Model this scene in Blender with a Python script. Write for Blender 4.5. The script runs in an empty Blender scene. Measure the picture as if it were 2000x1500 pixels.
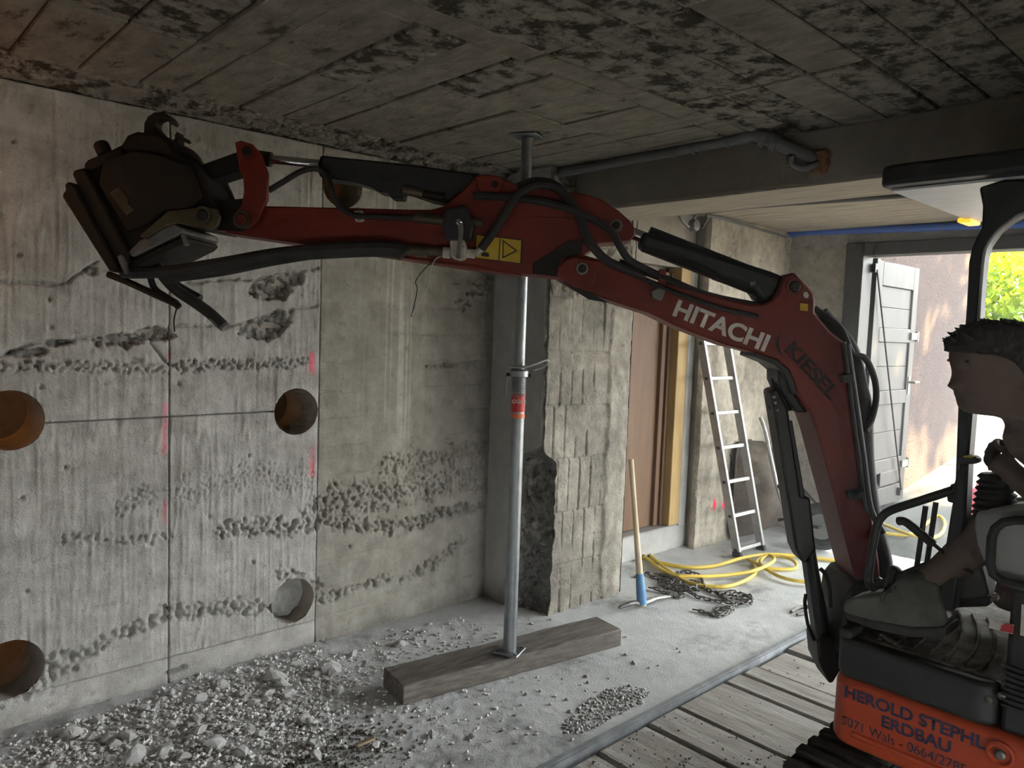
import bpy, bmesh, math, random
import numpy as np
from mathutils import Vector, Matrix

# ------------------------------------------------------------------ camera, sky, sun, exposure
scene = bpy.context.scene
COL = scene.collection
F_PX = 1480.0
CAM_H = 1.65
_yaw, _pit, _rol = math.radians(47.2), math.radians(4.24), math.radians(2.09)
_fw = np.array([math.cos(_yaw)*math.cos(_pit), math.sin(_yaw)*math.cos(_pit), -math.sin(_pit)])
_rt = np.array([math.sin(_yaw), -math.cos(_yaw), 0.0])
_up = np.cross(_rt, _fw)
_r2 = math.cos(_rol)*_rt + math.sin(_rol)*_up
_u2 = -math.sin(_rol)*_rt + math.cos(_rol)*_up
CAM = np.array([0.0, 0.0, CAM_H])
cam_data = bpy.data.cameras.new('camera')
cam_data.sensor_fit = 'HORIZONTAL'
cam_data.sensor_width = 36.0
cam_data.lens = F_PX/2000*36.0
cam_data.clip_start = 0.02
cam = bpy.data.objects.new('camera', cam_data)
cam.matrix_world = Matrix(((_r2[0], _u2[0], -_fw[0], 0), (_r2[1], _u2[1], -_fw[1], 0), (_r2[2], _u2[2], -_fw[2], CAM_H), (0, 0, 0, 1)))
COL.objects.link(cam)
scene.camera = cam

world = bpy.data.worlds.new('sky'); scene.world = world
world.use_nodes = True
_nt = world.node_tree
_bg = _nt.nodes['Background']
_bg.inputs[0].default_value = (0.95, 0.985, 1.0, 1)
_bg.inputs[1].default_value = 18.0

sun_d = bpy.data.lights.new('sun', 'SUN')
sun_d.energy = 45.0; sun_d.angle = math.radians(0.9); sun_d.color = (1.0, 0.72, 0.36)
sun = bpy.data.objects.new('sun', sun_d); COL.objects.link(sun)
SUN_FROM = Vector((1.0, -1.15, 1.05)).normalized()
sun.rotation_euler = SUN_FROM.to_track_quat('Z', 'Y').to_euler()

def lamp(name, loc, energy, color, radius=0.08):
    d = bpy.data.lights.new(name, 'POINT'); d.energy = energy; d.color = color; d.shadow_soft_size = radius
    o = bpy.data.objects.new(name, d); o.location = loc; COL.objects.link(o); return o
lamp('work_lamp_next_room', (0.4, 4.6, 1.5), 6, (1.0, 0.36, 0.07))
lamp('work_lamp_by_wall', (0.12, 3.1, 2.05), 1.7, (1.0, 0.36, 0.10))
def portal(name, loc, rot, sx, sy):
    d = bpy.data.lights.new(name, 'AREA'); d.shape = 'RECTANGLE'; d.size = sx; d.size_y = sy
    d.cycles.is_portal = True
    o = bpy.data.objects.new(name, d); o.location = loc; o.rotation_euler = rot; COL.objects.link(o); return o

vs = scene.view_settings
vs.view_transform = 'Standard'; vs.look = 'None'; vs.gamma = 1.0; vs.use_curve_mapping = False
vs.exposure = 0.34
scene.cycles.max_bounces = 6
scene.cycles.diffuse_bounces = 4
scene.cycles.volume_bounces = 0
scene.cycles.sample_clamp_indirect = 12.0
scene.cycles.use_adaptive_sampling = True
scene.cycles.adaptive_threshold = 0.06
scene.cycles.adaptive_min_samples = 16

# ------------------------------------------------------------------ room dimensions (metres)
WY = 3.40          # left wall plane
HAZE = 0.024       # dust in the air, also standing in for lens glare, per metre
CEIL = 2.54
BX0, BX1, BZ = 3.18, 3.56, 2.31     # ceiling beam
PX0, PX1, PY = 2.98, 3.74, 2.95     # wall pier
FX = 6.15          # far wall with the gate opening
SY = 3.20          # wall section between brown door and gate
EDGE_Y = 1.885     # concrete / plank edge
OPEN_Y0, OPEN_Y1, OPEN_Z = -2.1, 2.58, 2.32
RY, KX = -2.4, -2.6                 # unseen right wall and back wall

# ------------------------------------------------------------------ helpers
def ray(x, y): return _fw + (x-1000)/F_PX*_r2 - (y-750)/F_PX*_u2
def onz(x, y, z=0.0): d = ray(x, y); return Vector(CAM + d*(z-CAM_H)/d[2])
def onx(x, y, X): d = ray(x, y); return Vector(CAM + d*X/d[0])
def ony(x, y, Y): d = ray(x, y); return Vector(CAM + d*Y/d[1])
def ond(x, y, D): return Vector(CAM + ray(x, y)*D)
def ramp_z(X): return max(0.0, 0.135*(X-5.9))
def ongr(x, y):
    p = onz(x, y, 0)
    for _ in range(12): p = onz(x, y, ramp_z(p.x))
    return p

BASE = {}
def empty(name, loc=(0, 0, 0), parent=None):
    o = bpy.data.objects.new(name, None); o.empty_display_size = 0.1
    o.location = loc; COL.objects.link(o); BASE[o.name] = Vector(loc); return o
def tag(o, label=None, cat=None, group=None, kind=None):
    if label: o['label'] = label
    if cat: o['category'] = cat
    if group: o['group'] = group
    if kind: o['kind'] = kind
    return o
def struct(o, label=None, cat=None):
    o['kind'] = 'structure'
    if label: o['label'] = label
    if cat: o['category'] = cat
    return o

class MB:
    def __init__(s): s.v = []; s.f = []
    def add(s, v, f):
        b = len(s.v); s.v += [tuple(p) for p in v]; s.f += [tuple(i+b for i in q) for q in f]; return s
    def box(s, c, size, ax=None):
        c = Vector(c); A = ax or (Vector((1, 0, 0)), Vector((0, 1, 0)), Vector((0, 0, 1)))
        vs_ = []
        for k in (-1, 1):
            for j in (-1, 1):
                for i in (-1, 1):
                    vs_.append(c + A[0]*i*size[0]/2 + A[1]*j*size[1]/2 + A[2]*k*size[2]/2)
        return s.add(vs_, [(0, 2, 3, 1), (4, 5, 7, 6), (0, 1, 5, 4), (2, 6, 7, 3), (0, 4, 6, 2), (1, 3, 7, 5)])
    def bx(s, x0, x1, y0, y1, z0, z1): return s.box(((x0+x1)/2, (y0+y1)/2, (z0+z1)/2), (x1-x0, y1-y0, z1-z0))
    def prism(s, pts, ext):
        pts = [Vector(p) for p in pts]; e = Vector(ext); n = len(pts)
        f = [tuple(range(n)), tuple(range(2*n-1, n-1, -1))]
        for i in range(n): f.append((i, i+n, (i+1) % n+n, (i+1) % n))
        return s.add(pts+[p+e for p in pts], f)
    def tube(s, path, r, n=10, closed=False):
        P = [Vector(p) for p in path]; m = len(P)
        R = r if isinstance(r, (list, tuple)) else [r]*m
        T = []
        for i in range(m):
            if closed: t = P[(i+1) % m]-P[i-1]
            else: t = P[min(i+1, m-1)]-P[max(i-1, 0)]
            T.append(t.normalized() if t.length > 1e-9 else Vector((0, 0, 1)))
        a = Vector((0, 0, 1)) if abs(T[0].z) < 0.9 else Vector((1, 0, 0))
        u = T[0].cross(a).normalized(); vs_ = []
        for i in range(m):
            u = (u - T[i]*u.dot(T[i]))
            u = u.normalized() if u.length > 1e-6 else T[i].orthogonal().normalized()
            w = T[i].cross(u)
            for k in range(n):
                an = 2*math.pi*k/n; vs_.append(P[i]+(u*math.cos(an)+w*math.sin(an))*R[i])
        f = []
        for i in range(m if closed else m-1):
            i2 = (i+1) % m
            for k in range(n): f.append((i*n+k, i*n+(k+1) % n, i2*n+(k+1) % n, i2*n+k))
        if not closed: f += [tuple(range(n-1, -1, -1)), tuple((m-1)*n+k for k in range(n))]
        return s.add(vs_, f)
    def cyl(s, a, b, r, n=20, r2=None): return s.tube([a, b], [r, r if r2 is None else r2], n)
    def lathe(s, o, d, prof, n=24):
        o = Vector(o); d = Vector(d).normalized()
        u = d.orthogonal().normalized(); w = d.cross(u); vs_ = []
        for t, r in prof:
            for k in range(n):
                an = 2*math.pi*k/n; vs_.append(o+d*t+(u*math.cos(an)+w*math.sin(an))*r)
        m = len(prof); f = []
        for i in range(m-1):
            for k in range(n): f.append((i*n+k, i*n+(k+1) % n, (i+1)*n+(k+1) % n, (i+1)*n+k))
        f += [tuple(range(n-1, -1, -1)), tuple((m-1)*n+k for k in range(n))]
        return s.add(vs_, f)
    def build(s, name, mat, parent=None, bevel=0, seg=2, smooth=35, normals=True):
        base = BASE[parent.name] if parent else None
        if base is None:
            lo = [min(p[i] for p in s.v) for i in range(3)]; hi = [max(p[i] for p in s.v) for i in range(3)]
            base = Vector(((lo[0]+hi[0])/2, (lo[1]+hi[1])/2, lo[2]))
        me = bpy.data.meshes.new(name)
        me.from_pydata([(p[0]-base.x, p[1]-base.y, p[2]-base.z) for p in s.v], [], s.f)
        if normals:
            bm = bmesh.new(); bm.from_mesh(me); bmesh.ops.recalc_face_normals(bm, faces=bm.faces); bm.to_mesh(me); bm.free()
        if smooth:
            me.polygons.foreach_set('use_smooth', [True]*len(me.polygons))
            me.set_sharp_from_angle(angle=math.radians(smooth))
        me.materials.append(mat)
        o = bpy.data.objects.new(name, me)
        COL.objects.link(o)
        if parent: o.parent = parent
        else: o.location = base
        BASE[o.name] = base.copy()
        if bevel:
            b = o.modifiers.new('edge', 'BEVEL'); b.width = bevel; b.segments = seg; b.limit_method = 'ANGLE'; b.angle_limit = math.radians(40)
            b.harden_normals = False
        return o

def spline(pts, n=8, closed=False):
    P = [Vector(p) for p in pts]; m = len(P); out = []
    rng = range(m) if closed else range(m-1)
    for i in rng:
        if closed: a, b, c, d = P[i-1], P[i], P[(i+1) % m], P[(i+2) % m]
        else: a, b, c, d = P[max(i-1, 0)], P[i], P[i+1], P[min(i+2, m-1)]
        for k in range(n):
            t = k/n
            out.append(0.5*((2*b)+(c-a)*t+(2*a-5*b+4*c-d)*t*t+(3*b-a-3*c+d)*t**3))
    if not closed: out.append(P[-1])
    return out

# ---- numpy noise
def _hash(ix, iy, s):
    v = np.sin(ix*127.1+iy*311.7+s*74.7)*43758.5453
    return v-np.floor(v)
def vnoise(x, y, s=0):
    ix, iy = np.floor(x), np.floor(y); fx, fy = x-ix, y-iy
    fx = fx*fx*(3-2*fx); fy = fy*fy*(3-2*fy)
    a, b = _hash(ix, iy, s), _hash(ix+1, iy, s); c, d = _hash(ix, iy+1, s), _hash(ix+1, iy+1, s)
    return (a*(1-fx)+b*fx)*(1-fy)+(c*(1-fx)+d*fx)*fy
def fbm(x, y, s=0, o=4):
    t = np.zeros_like(x); a = 0.5; n = 0
    for i in range(o): t += a*vnoise(x, y, s+i*7.3); n += a; a *= 0.5; x = x*2.03+3.1; y = y*2.03+1.7
    return t/n
def worley(x, y, s=0):
    ix, iy = np.floor(x), np.floor(y); best = np.full_like(x, 9.0)
    for dx in (-1, 0, 1):
        for dy in (-1, 0, 1):
            cx, cy = ix+dx, iy+dy
            px = cx+_hash(cx, cy, s); py = cy+_hash(cx, cy, s+13.7)
            best = np.minimum(best, np.hypot(px-x, py-y))
    return best
def sstep(a, b, x):
    t = np.clip((x-a)/(b-a), 0, 1); return t*t*(3-2*t)
def polydist(x, z, pts):
    best = np.full_like(x, 9.0)
    for (ax, az), (bx_, bz) in zip(pts[:-1], pts[1:]):
        dx, dz = bx_-ax, bz-az; L = dx*dx+dz*dz+1e-12
        t = np.clip(((x-ax)*dx+(z-az)*dz)/L, 0, 1)
        best = np.minimum(best, np.hypot(x-ax-t*dx, z-az-t*dz))
    return best

def relief(name, origin, U, V, N, lu, lv, du, hfun, mat, parent=None, holes=(), lip=0.05, tint=None, dv=None, warp=None):
    """A slab face built as a fine grid whose points stand proud or back by hfun; its rim turns back by lip."""
    nu = max(2, int(round(lu/du))); nv = max(2, int(round(lv/(dv or du))))
    u = np.concatenate([[0], np.linspace(0, lu, nu+1), [lu]]); v = np.concatenate([[0], np.linspace(0, lv, nv+1), [lv]])
    uu, vv = np.meshgrid(u, v, indexing='ij')
    h = hfun(uu if warp is None else warp(uu, vv), vv)
    h[0, :] = -lip; h[-1, :] = -lip; h[:, 0] = -lip; h[:, -1] = -lip
    inside = np.zeros_like(uu, bool); pu, pv = uu.copy(), vv.copy()
    for cu, cv, r in holes:
        d = np.hypot(uu-cu, vv-cv); m = d < r; inside |= m
        s_ = np.where(m, r/np.maximum(d, 1e-6), 1); pu = np.where(m, cu+(uu-cu)*s_, pu); pv = np.where(m, cv+(vv-cv)*s_, pv)
    if warp is not None: pu = warp(uu, vv)
    O = np.array(origin, float); U_, V_, N_ = (np.array(a, float) for a in (U, V, N))
    P = O+pu[..., None]*U_+pv[..., None]*V_+h[..., None]*N_
    base = BASE[parent.name] if parent else Vector(origin)
    P = P.reshape(-1, 3)-np.array(base)
    a, b = u.size, v.size
    idx = np.arange(a*b).reshape(a, b)
    q = np.stack([idx[:-1, :-1], idx[1:, :-1], idx[1:, 1:], idx[:-1, 1:]], -1).reshape(-1, 4)
    if np.dot(np.cross(U_, V_), N_) < 0: q = q[:, ::-1]
    if holes: q = q[~inside.reshape(-1)[q].all(1)]
    me = bpy.data.meshes.new(name)
    me.vertices.add(len(P)); me.vertices.foreach_set('co', P.ravel())
    me.loops.add(q.size); me.loops.foreach_set('vertex_index', q.ravel())
    me.polygons.add(len(q)); me.polygons.foreach_set('loop_start', np.arange(0, q.size, 4)); me.polygons.foreach_set('loop_total', np.full(len(q), 4))
    me.update(calc_edges=True); me.validate()
    me.polygons.foreach_set('use_smooth', [True]*len(me.polygons))
    if tint is not None:
        at = me.color_attributes.new('tint', 'FLOAT_COLOR', 'POINT')
        c = tint(uu, vv).reshape(-1, 3); c = np.concatenate([c, np.ones((len(c), 1))], 1)
        at.data.foreach_set('color', c.ravel())
    me.materials.append(mat)
    o = bpy.data.objects.new(name, me); COL.objects.link(o)
    if parent: o.parent = parent
    else: o.location = base
    BASE[o.name] = Vector(base)
    return o

# ---- procedural materials
def pmat(name, c1, c2=None, scale=6.0, rough=0.8, metal=0.0, bump=0.0, bscale=80.0, stretch=(1, 1, 1), detail=5, spec=0.4,
         attr=False, rough2=None, lo=0.35, hi=0.65, c3=None, s3=2.0, lo3=0.55, hi3=0.62, emit=None, trans=0):
    m = bpy.data.materials.new(name); m.use_nodes = True
    nt = m.node_tree; N = nt.nodes; L = nt.links; bs = N['Principled BSDF']
    bs.inputs['Roughness'].default_value = rough; bs.inputs['Metallic'].default_value = metal
    bs.inputs['Specular IOR Level'].default_value = spec
    bs.inputs['Base Color'].default_value = (*c1, 1)
    tc = N.new('ShaderNodeTexCoord'); mp = N.new('ShaderNodeMapping'); mp.inputs['Scale'].default_value = stretch
    L.new(tc.outputs['Object'], mp.inputs['Vector'])
    out = None
    if c2 is not None:
        nz = N.new('ShaderNodeTexNoise'); nz.inputs['Scale'].default_value = scale; nz.inputs['Detail'].default_value = detail; nz.inputs['Roughness'].default_value = 0.62
        L.new(mp.outputs[0], nz.inputs['Vector'])
        mr = N.new('ShaderNodeMapRange'); mr.inputs['From Min'].default_value = lo; mr.inputs['From Max'].default_value = hi
        L.new(nz.outputs['Fac'], mr.inputs['Value'])
        mx = N.new('ShaderNodeMix'); mx.data_type = 'RGBA'; mx.inputs['A'].default_value = (*c1, 1); mx.inputs['B'].default_value = (*c2, 1)
        L.new(mr.outputs[0], mx.inputs['Factor']); out = mx.outputs['Result']
        if rough2 is not None:
            rr = N.new('ShaderNodeMapRange'); rr.inputs['To Min'].default_value = rough; rr.inputs['To Max'].default_value = rough2
            L.new(mr.outputs[0], rr.inputs['Value']); L.new(rr.outputs[0], bs.inputs['Roughness'])
    if c3 is not None:
        nz = N.new('ShaderNodeTexNoise'); nz.inputs['Scale'].default_value = s3; nz.inputs['Detail'].default_value = 9; nz.inputs['Roughness'].default_value = 0.72
        L.new(mp.outputs[0], nz.inputs['Vector'])
        mr = N.new('ShaderNodeMapRange'); mr.inputs['From Min'].default_value = lo3; mr.inputs['From Max'].default_value = hi3
        L.new(nz.outputs['Fac'], mr.inputs['Value'])
        mx = N.new('ShaderNodeMix'); mx.data_type = 'RGBA'; mx.inputs['B'].default_value = (*c3, 1)
        if out: L.new(out, mx.inputs['A'])
        else: mx.inputs['A'].default_value = (*c1, 1)
        L.new(mr.outputs[0], mx.inputs['Factor']); out = mx.outputs['Result']
    if attr:
        at = N.new('ShaderNodeAttribute'); at.attribute_name = 'tint'
        mx = N.new('ShaderNodeMix'); mx.data_type = 'RGBA'; mx.blend_type = 'MULTIPLY'; mx.inputs['Factor'].default_value = 1.0
        if out: L.new(out, mx.inputs['A'])
        else: mx.inputs['A'].default_value = (*c1, 1)
        L.new(at.outputs['Color'], mx.inputs['B']); out = mx.outputs['Result']
    if out: L.new(out, bs.inputs['Base Color'])
    if bump:
        nb = N.new('ShaderNodeTexNoise'); nb.inputs['Scale'].default_value = bscale; nb.inputs['Detail'].default_value = 6; nb.inputs['Roughness'].default_value = 0.65
        L.new(mp.outputs[0], nb.inputs['Vector'])
        bp_ = N.new('ShaderNodeBump'); bp_.inputs['Strength'].default_value = 1.0; bp_.inputs['Distance'].default_value = bump
        L.new(nb.outputs['Fac'], bp_.inputs['Height']); L.new(bp_.outputs[0], bs.inputs['Normal'])
    if emit:
        bs.inputs['Emission Color'].default_value = (*emit[0], 1); bs.inputs['Emission Strength'].default_value = emit[1]
    if trans: bs.inputs['Transmission Weight'].default_value = trans
    return m

M = {}
M['wall'] = pmat('concrete_wall', (0.33, 0.32, 0.292), (0.47, 0.46, 0.428), 11, 0.92, bump=0.006, bscale=110, c3=(0.23, 0.215, 0.19), s3=20, lo3=0.57, hi3=0.70, detail=8, attr=True, spec=0.2)
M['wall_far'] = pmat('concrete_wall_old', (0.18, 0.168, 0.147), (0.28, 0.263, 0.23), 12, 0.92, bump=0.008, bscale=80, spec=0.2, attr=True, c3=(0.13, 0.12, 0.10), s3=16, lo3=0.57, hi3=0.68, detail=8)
M['wall_side'] = pmat('concrete_wall_rough', (0.30, 0.275, 0.235), (0.44, 0.41, 0.355), 12, 0.92, bump=0.008, bscale=70, spec=0.2, attr=True, c3=(0.19, 0.17, 0.14), s3=14, lo3=0.57, hi3=0.68, detail=8)
M['wall_plain'] = pmat('concrete_plain', (0.22, 0.205, 0.178), (0.30, 0.28, 0.245), 5, 0.92, bump=0.005, bscale=50, spec=0.2)
M['smooth_c'] = pmat('concrete_smooth', (0.27, 0.27, 0.255), (0.34, 0.335, 0.315), 7, 0.9, bump=0.002, bscale=60, spec=0.2)
M['core_c'] = pmat('concrete_cut', (0.33, 0.29, 0.24), (0.25, 0.23, 0.2), 18, 0.8, bump=0.001, bscale=120)
M['floor'] = pmat('floor_concrete', (0.42, 0.435, 0.44), (0.53, 0.54, 0.545), 3.0, 0.85, bump=0.004, bscale=90, c3=(0.24, 0.245, 0.245), s3=2.6, lo3=0.54, hi3=0.66, spec=0.3)
M['rubble'] = pmat('rubble', (0.62, 0.615, 0.60), (0.74, 0.735, 0.72), 9, 0.95, bump=0.004, bscale=60, spec=0.15)
M['ceil'] = pmat('ceiling_concrete', (0.185, 0.174, 0.148), (0.29, 0.275, 0.24), 16, 0.95, bump=0.012, bscale=60, c3=(0.055, 0.050, 0.040), s3=11, lo3=0.48, hi3=0.57, spec=0.1)
M['ceil_b'] = pmat('ceiling_concrete_clean', (0.25, 0.233, 0.198), (0.16, 0.149, 0.127), 14, 0.95, bump=0.009, bscale=45, c3=(0.075, 0.066, 0.052), s3=9, lo3=0.56, hi3=0.64, spec=0.1, stretch=(1.2, 0.5, 1))
M['ceil_c'] = pmat('ceiling_board_grain', (0.46, 0.415, 0.345), (0.26, 0.235, 0.195), 9, 0.95, bump=0.004, bscale=20, stretch=(6, 0.4, 1), spec=0.1)
M['beam'] = pmat('beam_concrete', (0.20, 0.185, 0.155), (0.25, 0.23, 0.195), 6, 0.95, bump=0.003, bscale=60, spec=0.1)
M['plank'] = pmat('weathered_plank', (0.36, 0.34, 0.305), (0.22, 0.205, 0.18), 7, 0.85, bump=0.005, bscale=24, stretch=(6, 0.7, 4), c3=(0.42, 0.41, 0.385), s3=2.2, lo3=0.48, hi3=0.62, detail=9, spec=0.2)
M['timber'] = pmat('dark_timber', (0.085, 0.073, 0.062), (0.17, 0.153, 0.135), 7, 0.8, bump=0.003, bscale=40, stretch=(1, 7, 7), spec=0.25)
M['steel_edge'] = pmat('edge_steel', (0.30, 0.32, 0.34), (0.18, 0.19, 0.2), 12, 0.55, 0.4, bump=0.001)
M['galv'] = pmat('galvanised_steel', (0.27, 0.285, 0.295), (0.19, 0.205, 0.215), 14, 0.4, 0.8, bump=0.0004, bscale=120)
M['red'] = pmat('excavator_red', (0.16, 0.013, 0.004), (0.11, 0.009, 0.004), 5, 0.5, bump=0.0005, bscale=40, c3=(0.05, 0.022, 0.017), s3=7, lo3=0.66, hi3=0.75)
M['orange'] = pmat('excavator_orange', (0.46, 0.066, 0.020), (0.40, 0.055, 0.019), 4, 0.45, c3=(0.30, 0.12, 0.075), s3=6, lo3=0.68, hi3=0.82)
M['black'] = pmat('black_steel', (0.010, 0.011, 0.011), (0.018, 0.019, 0.019), 8, 0.5, c3=(0.05, 0.05, 0.048), s3=5, lo3=0.64, hi3=0.8)
M['blackpl'] = pmat('black_plastic', (0.02, 0.022, 0.023), (0.032, 0.035, 0.036), 7, 0.6, c3=(0.22, 0.225, 0.22), s3=9, lo3=0.66, hi3=0.78)
M['rubber'] = pmat('rubber', (0.014, 0.014, 0.014), (0.03, 0.029, 0.028), 15, 0.75, bump=0.0006, bscale=120)
M['trackrub'] = pmat('track_rubber', (0.02, 0.02, 0.02), (0.055, 0.055, 0.053), 11, 0.85, bump=0.004, bscale=40)
M['broken'] = pmat('broken_concrete', (0.13, 0.127, 0.117), (0.21, 0.205, 0.19), 13, 0.95, bump=0.012, bscale=60, c3=(0.08, 0.078, 0.072), s3=18, lo3=0.55, hi3=0.66, spec=0.1)
M['rusty'] = pmat('rusty_dark_steel', (0.008, 0.006, 0.0045), (0.017, 0.011, 0.007), 9, 0.65, 0.2, bump=0.001, bscale=50)
M['brass'] = pmat('dull_brass', (0.10, 0.083, 0.05), (0.06, 0.05, 0.03), 12, 0.5, 0.5)
M['chrome'] = pmat('chrome', (0.6, 0.6, 0.6), None, rough=0.18, metal=1.0)
M['steel'] = pmat('worn_steel', (0.22, 0.22, 0.21), (0.14, 0.135, 0.125), 14, 0.5, 0.7)
M['dirtywhite'] = pmat('dirty_white', (0.55, 0.53, 0.47), (0.3, 0.28, 0.24), 20, 0.7)
M['yellow'] = pmat('sticker_yellow', (0.55, 0.38, 0.02), (0.42, 0.28, 0.02), 9, 0.55)
M['ink'] = pmat('dark_ink', (0.012, 0.012, 0.014), None, rough=0.6)
M['white'] = pmat('white_print', (0.62, 0.60, 0.57), (0.5, 0.47, 0.44), 30, 0.6)
M['kiesel'] = pmat('dark_print', (0.014, 0.010, 0.010), None, rough=0.6)
M['blueink'] = pmat('navy_print', (0.035, 0.03, 0.075), None, rough=0.6)
M['yhose'] = pmat('yellow_hose', (0.62, 0.46, 0.06), (0.5, 0.37, 0.06), 6, 0.5)
M['alu'] = pmat('aluminium', (0.36, 0.36, 0.355), (0.28, 0.28, 0.275), 20, 0.5, 0.5)
M['bluepaint'] = pmat('blue_paint', (0.05, 0.16, 0.34), (0.12, 0.26, 0.40), 15, 0.6)
M['handlewood'] = pmat('handle_wood', (0.40, 0.31, 0.20), (0.5, 0.42, 0.30), 10, 0.7, stretch=(4, 4, 0.5))
M['browndoor'] = pmat('brown_door', (0.14, 0.075, 0.035), (0.10, 0.052, 0.025), 5, 0.6, stretch=(3, 3, 0.4))
M['ochre'] = pmat('ochre_frame', (0.38, 0.26, 0.10), (0.30, 0.20, 0.08), 5, 0.65, stretch=(3, 3, 0.5))
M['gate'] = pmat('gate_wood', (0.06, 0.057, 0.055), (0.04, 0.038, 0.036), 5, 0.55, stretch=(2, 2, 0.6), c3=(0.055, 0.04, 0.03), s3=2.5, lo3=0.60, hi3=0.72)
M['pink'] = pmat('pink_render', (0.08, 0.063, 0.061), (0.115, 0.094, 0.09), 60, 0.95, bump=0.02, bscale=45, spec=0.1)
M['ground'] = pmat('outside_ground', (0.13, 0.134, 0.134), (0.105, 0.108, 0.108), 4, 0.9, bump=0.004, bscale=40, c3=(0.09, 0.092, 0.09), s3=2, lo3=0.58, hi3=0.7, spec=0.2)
M['leaf'] = pmat('leaf', (0.05, 0.11, 0.006), (0.13, 0.19, 0.010), 3, 0.6, spec=0.3)
M['bluepipe'] = pmat('blue_pipe', (0.05, 0.11, 0.40), (0.07, 0.15, 0.48), 9, 0.45)
M['greypipe'] = pmat('grey_pipe', (0.10, 0.105, 0.11), (0.14, 0.145, 0.15), 5, 0.4)
M['brownrust'] = pmat('rust', (0.26, 0.11, 0.05), (0.18, 0.08, 0.04), 20, 0.9, bump=0.006, bscale=60)
M['skin'] = pmat('skin', (0.115, 0.078, 0.061), (0.095, 0.064, 0.051), 12, 0.6)
M['hair'] = pmat('hair', (0.015, 0.011, 0.009), (0.03, 0.022, 0.017), 40, 0.7, bump=0.004, bscale=120, stretch=(1, 1, 0.4))
M['shirt'] = pmat('dark_shirt', (0.03, 0.031, 0.034), (0.05, 0.051, 0.055), 9, 0.9, bump=0.003, bscale=25)
M['boot'] = pmat('dusty_boot', (0.07, 0.073, 0.064), (0.14, 0.143, 0.13), 9, 0.85, bump=0.003, bscale=30)
M['boot_d'] = pmat('boot_collar', (0.035, 0.036, 0.034), (0.07, 0.07, 0.066), 9, 0.85)
M['barrow'] = pmat('barrow_tray', (0.045, 0.034, 0.026), (0.10, 0.08, 0.06), 10, 0.8, c3=(0.20, 0.165, 0.125), s3=3, lo3=0.58, hi3=0.7, bump=0.004)
M['seatgrey'] = pmat('grey_panel', (0.30, 0.31, 0.31), (0.24, 0.25, 0.25), 6, 0.6)
M['liner'] = pmat('canopy_liner', (0.62, 0.66, 0.70), (0.48, 0.52, 0.56), 5, 0.35)
M['amber'] = pmat('amber_lens', (0.9, 0.42, 0.03), None, rough=0.2, emit=((1.0, 0.45, 0.03), 1.2))
M['stickerred'] = pmat('sticker_red', (0.50, 0.03, 0.03), (0.4, 0.03, 0.03), 10, 0.5)
M['stickeror'] = pmat('sticker_orange', (0.62, 0.16, 0.06), None, rough=0.5)
M['matmud'] = pmat('muddy_mat', (0.10, 0.085, 0.065), (0.26, 0.25, 0.225), 9, 0.9, bump=0.006, bscale=40, lo=0.42, hi=0.62)
M['chain'] = pmat('chain_steel', (0.055, 0.05, 0.047), (0.11, 0.10, 0.095), 30, 0.5, 0.5)
M['canred'] = pmat('red_can', (0.62, 0.10, 0.13), None, rough=0.5)
M['pitdark'] = pmat('bits', (0.30, 0.30, 0.29), (0.42, 0.42, 0.41), 25, 0.6, 0.3)
# ------------------------------------------------------------------ left wall: sawn concrete blocks with core-drilled holes
def wl(x, y): p = ony(x, y, WY); return (p.x, p.z)
HOLES = [(0.548, 1.228, 0.116), (1.726, 1.205, 0.114), (1.722, 0.262, 0.112), (0.538, 0.250, 0.116), (1.955, 2.325, 0.112)]
BANDS = [  # (polyline, half width, strength, pebble scale per metre)
    ([wl(0, 715), wl(330, 718), wl(600, 705)], 0.024, 0.75, 55),
    ([wl(0, 1352), wl(90, 1325), wl(130, 1290)], 0.055, 1.0, 38), ([wl(90, 1310), wl(230, 1240), wl(330, 1200), wl(420, 1190), wl(530, 1188)], 0.032, 1.0, 36),
    ([wl(330, 1196), wl(500, 1186)], 0.034, 1.0, 34),
    ([wl(120, 1050), wl(240, 1055), wl(330, 1046)], 0.025, 0.5, 50), ([wl(230, 990), wl(290, 960)], 0.04, 0.4, 60),
    ([wl(430, 1030), wl(560, 1032), wl(625, 1020), wl(760, 1028), wl(860, 1005), wl(935, 985)], 0.04, 1.0, 38),
    ([wl(625, 990), wl(760, 960), wl(935, 930)], 0.09, 0.75, 42), ([wl(760, 905), wl(930, 880)], 0.06, 0.7, 40),
    ([wl(540, 1120), wl(620, 1140)], 0.03, 0.8, 42), ([wl(625, 1170), wl(700, 1145), wl(760, 1128)], 0.028, 0.9, 32),
    ([wl(790, 1130), wl(850, 1100), wl(905, 1060)], 0.035, 0.9, 38), ([wl(900, 590), wl(945, 560)], 0.05, 1.0, 32), ([wl(830, 715), wl(935, 712)], 0.015, 0.8, 60),
    ([wl(340, 960), wl(480, 930), wl(600, 940)], 0.07, 0.3, 75), ([wl(625, 1265), wl(760, 1240), wl(920, 1190)], 0.04, 0.6, 45),
]
CAVS = [(*wl(530, 565), 0.11, 0.055, 0.06), (*wl(570, 545), 0.085, 0.035, 0.04), (*wl(515, 648), 0.10, 0.042, 0.055), (*wl(548, 625), 0.065, 0.04, 0.045),
        (*wl(235, 664), 0.09, 0.03, 0.05), (*wl(300, 655), 0.075, 0.032, 0.055), (*wl(45, 688), 0.07, 0.018, 0.03), (*wl(110, 670), 0.05, 0.014, 0.03),
        (*wl(345, 1310), 0.05, 0.015, 0.02), (*wl(175, 527), 0.025, 0.025, 0.02)]
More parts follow.
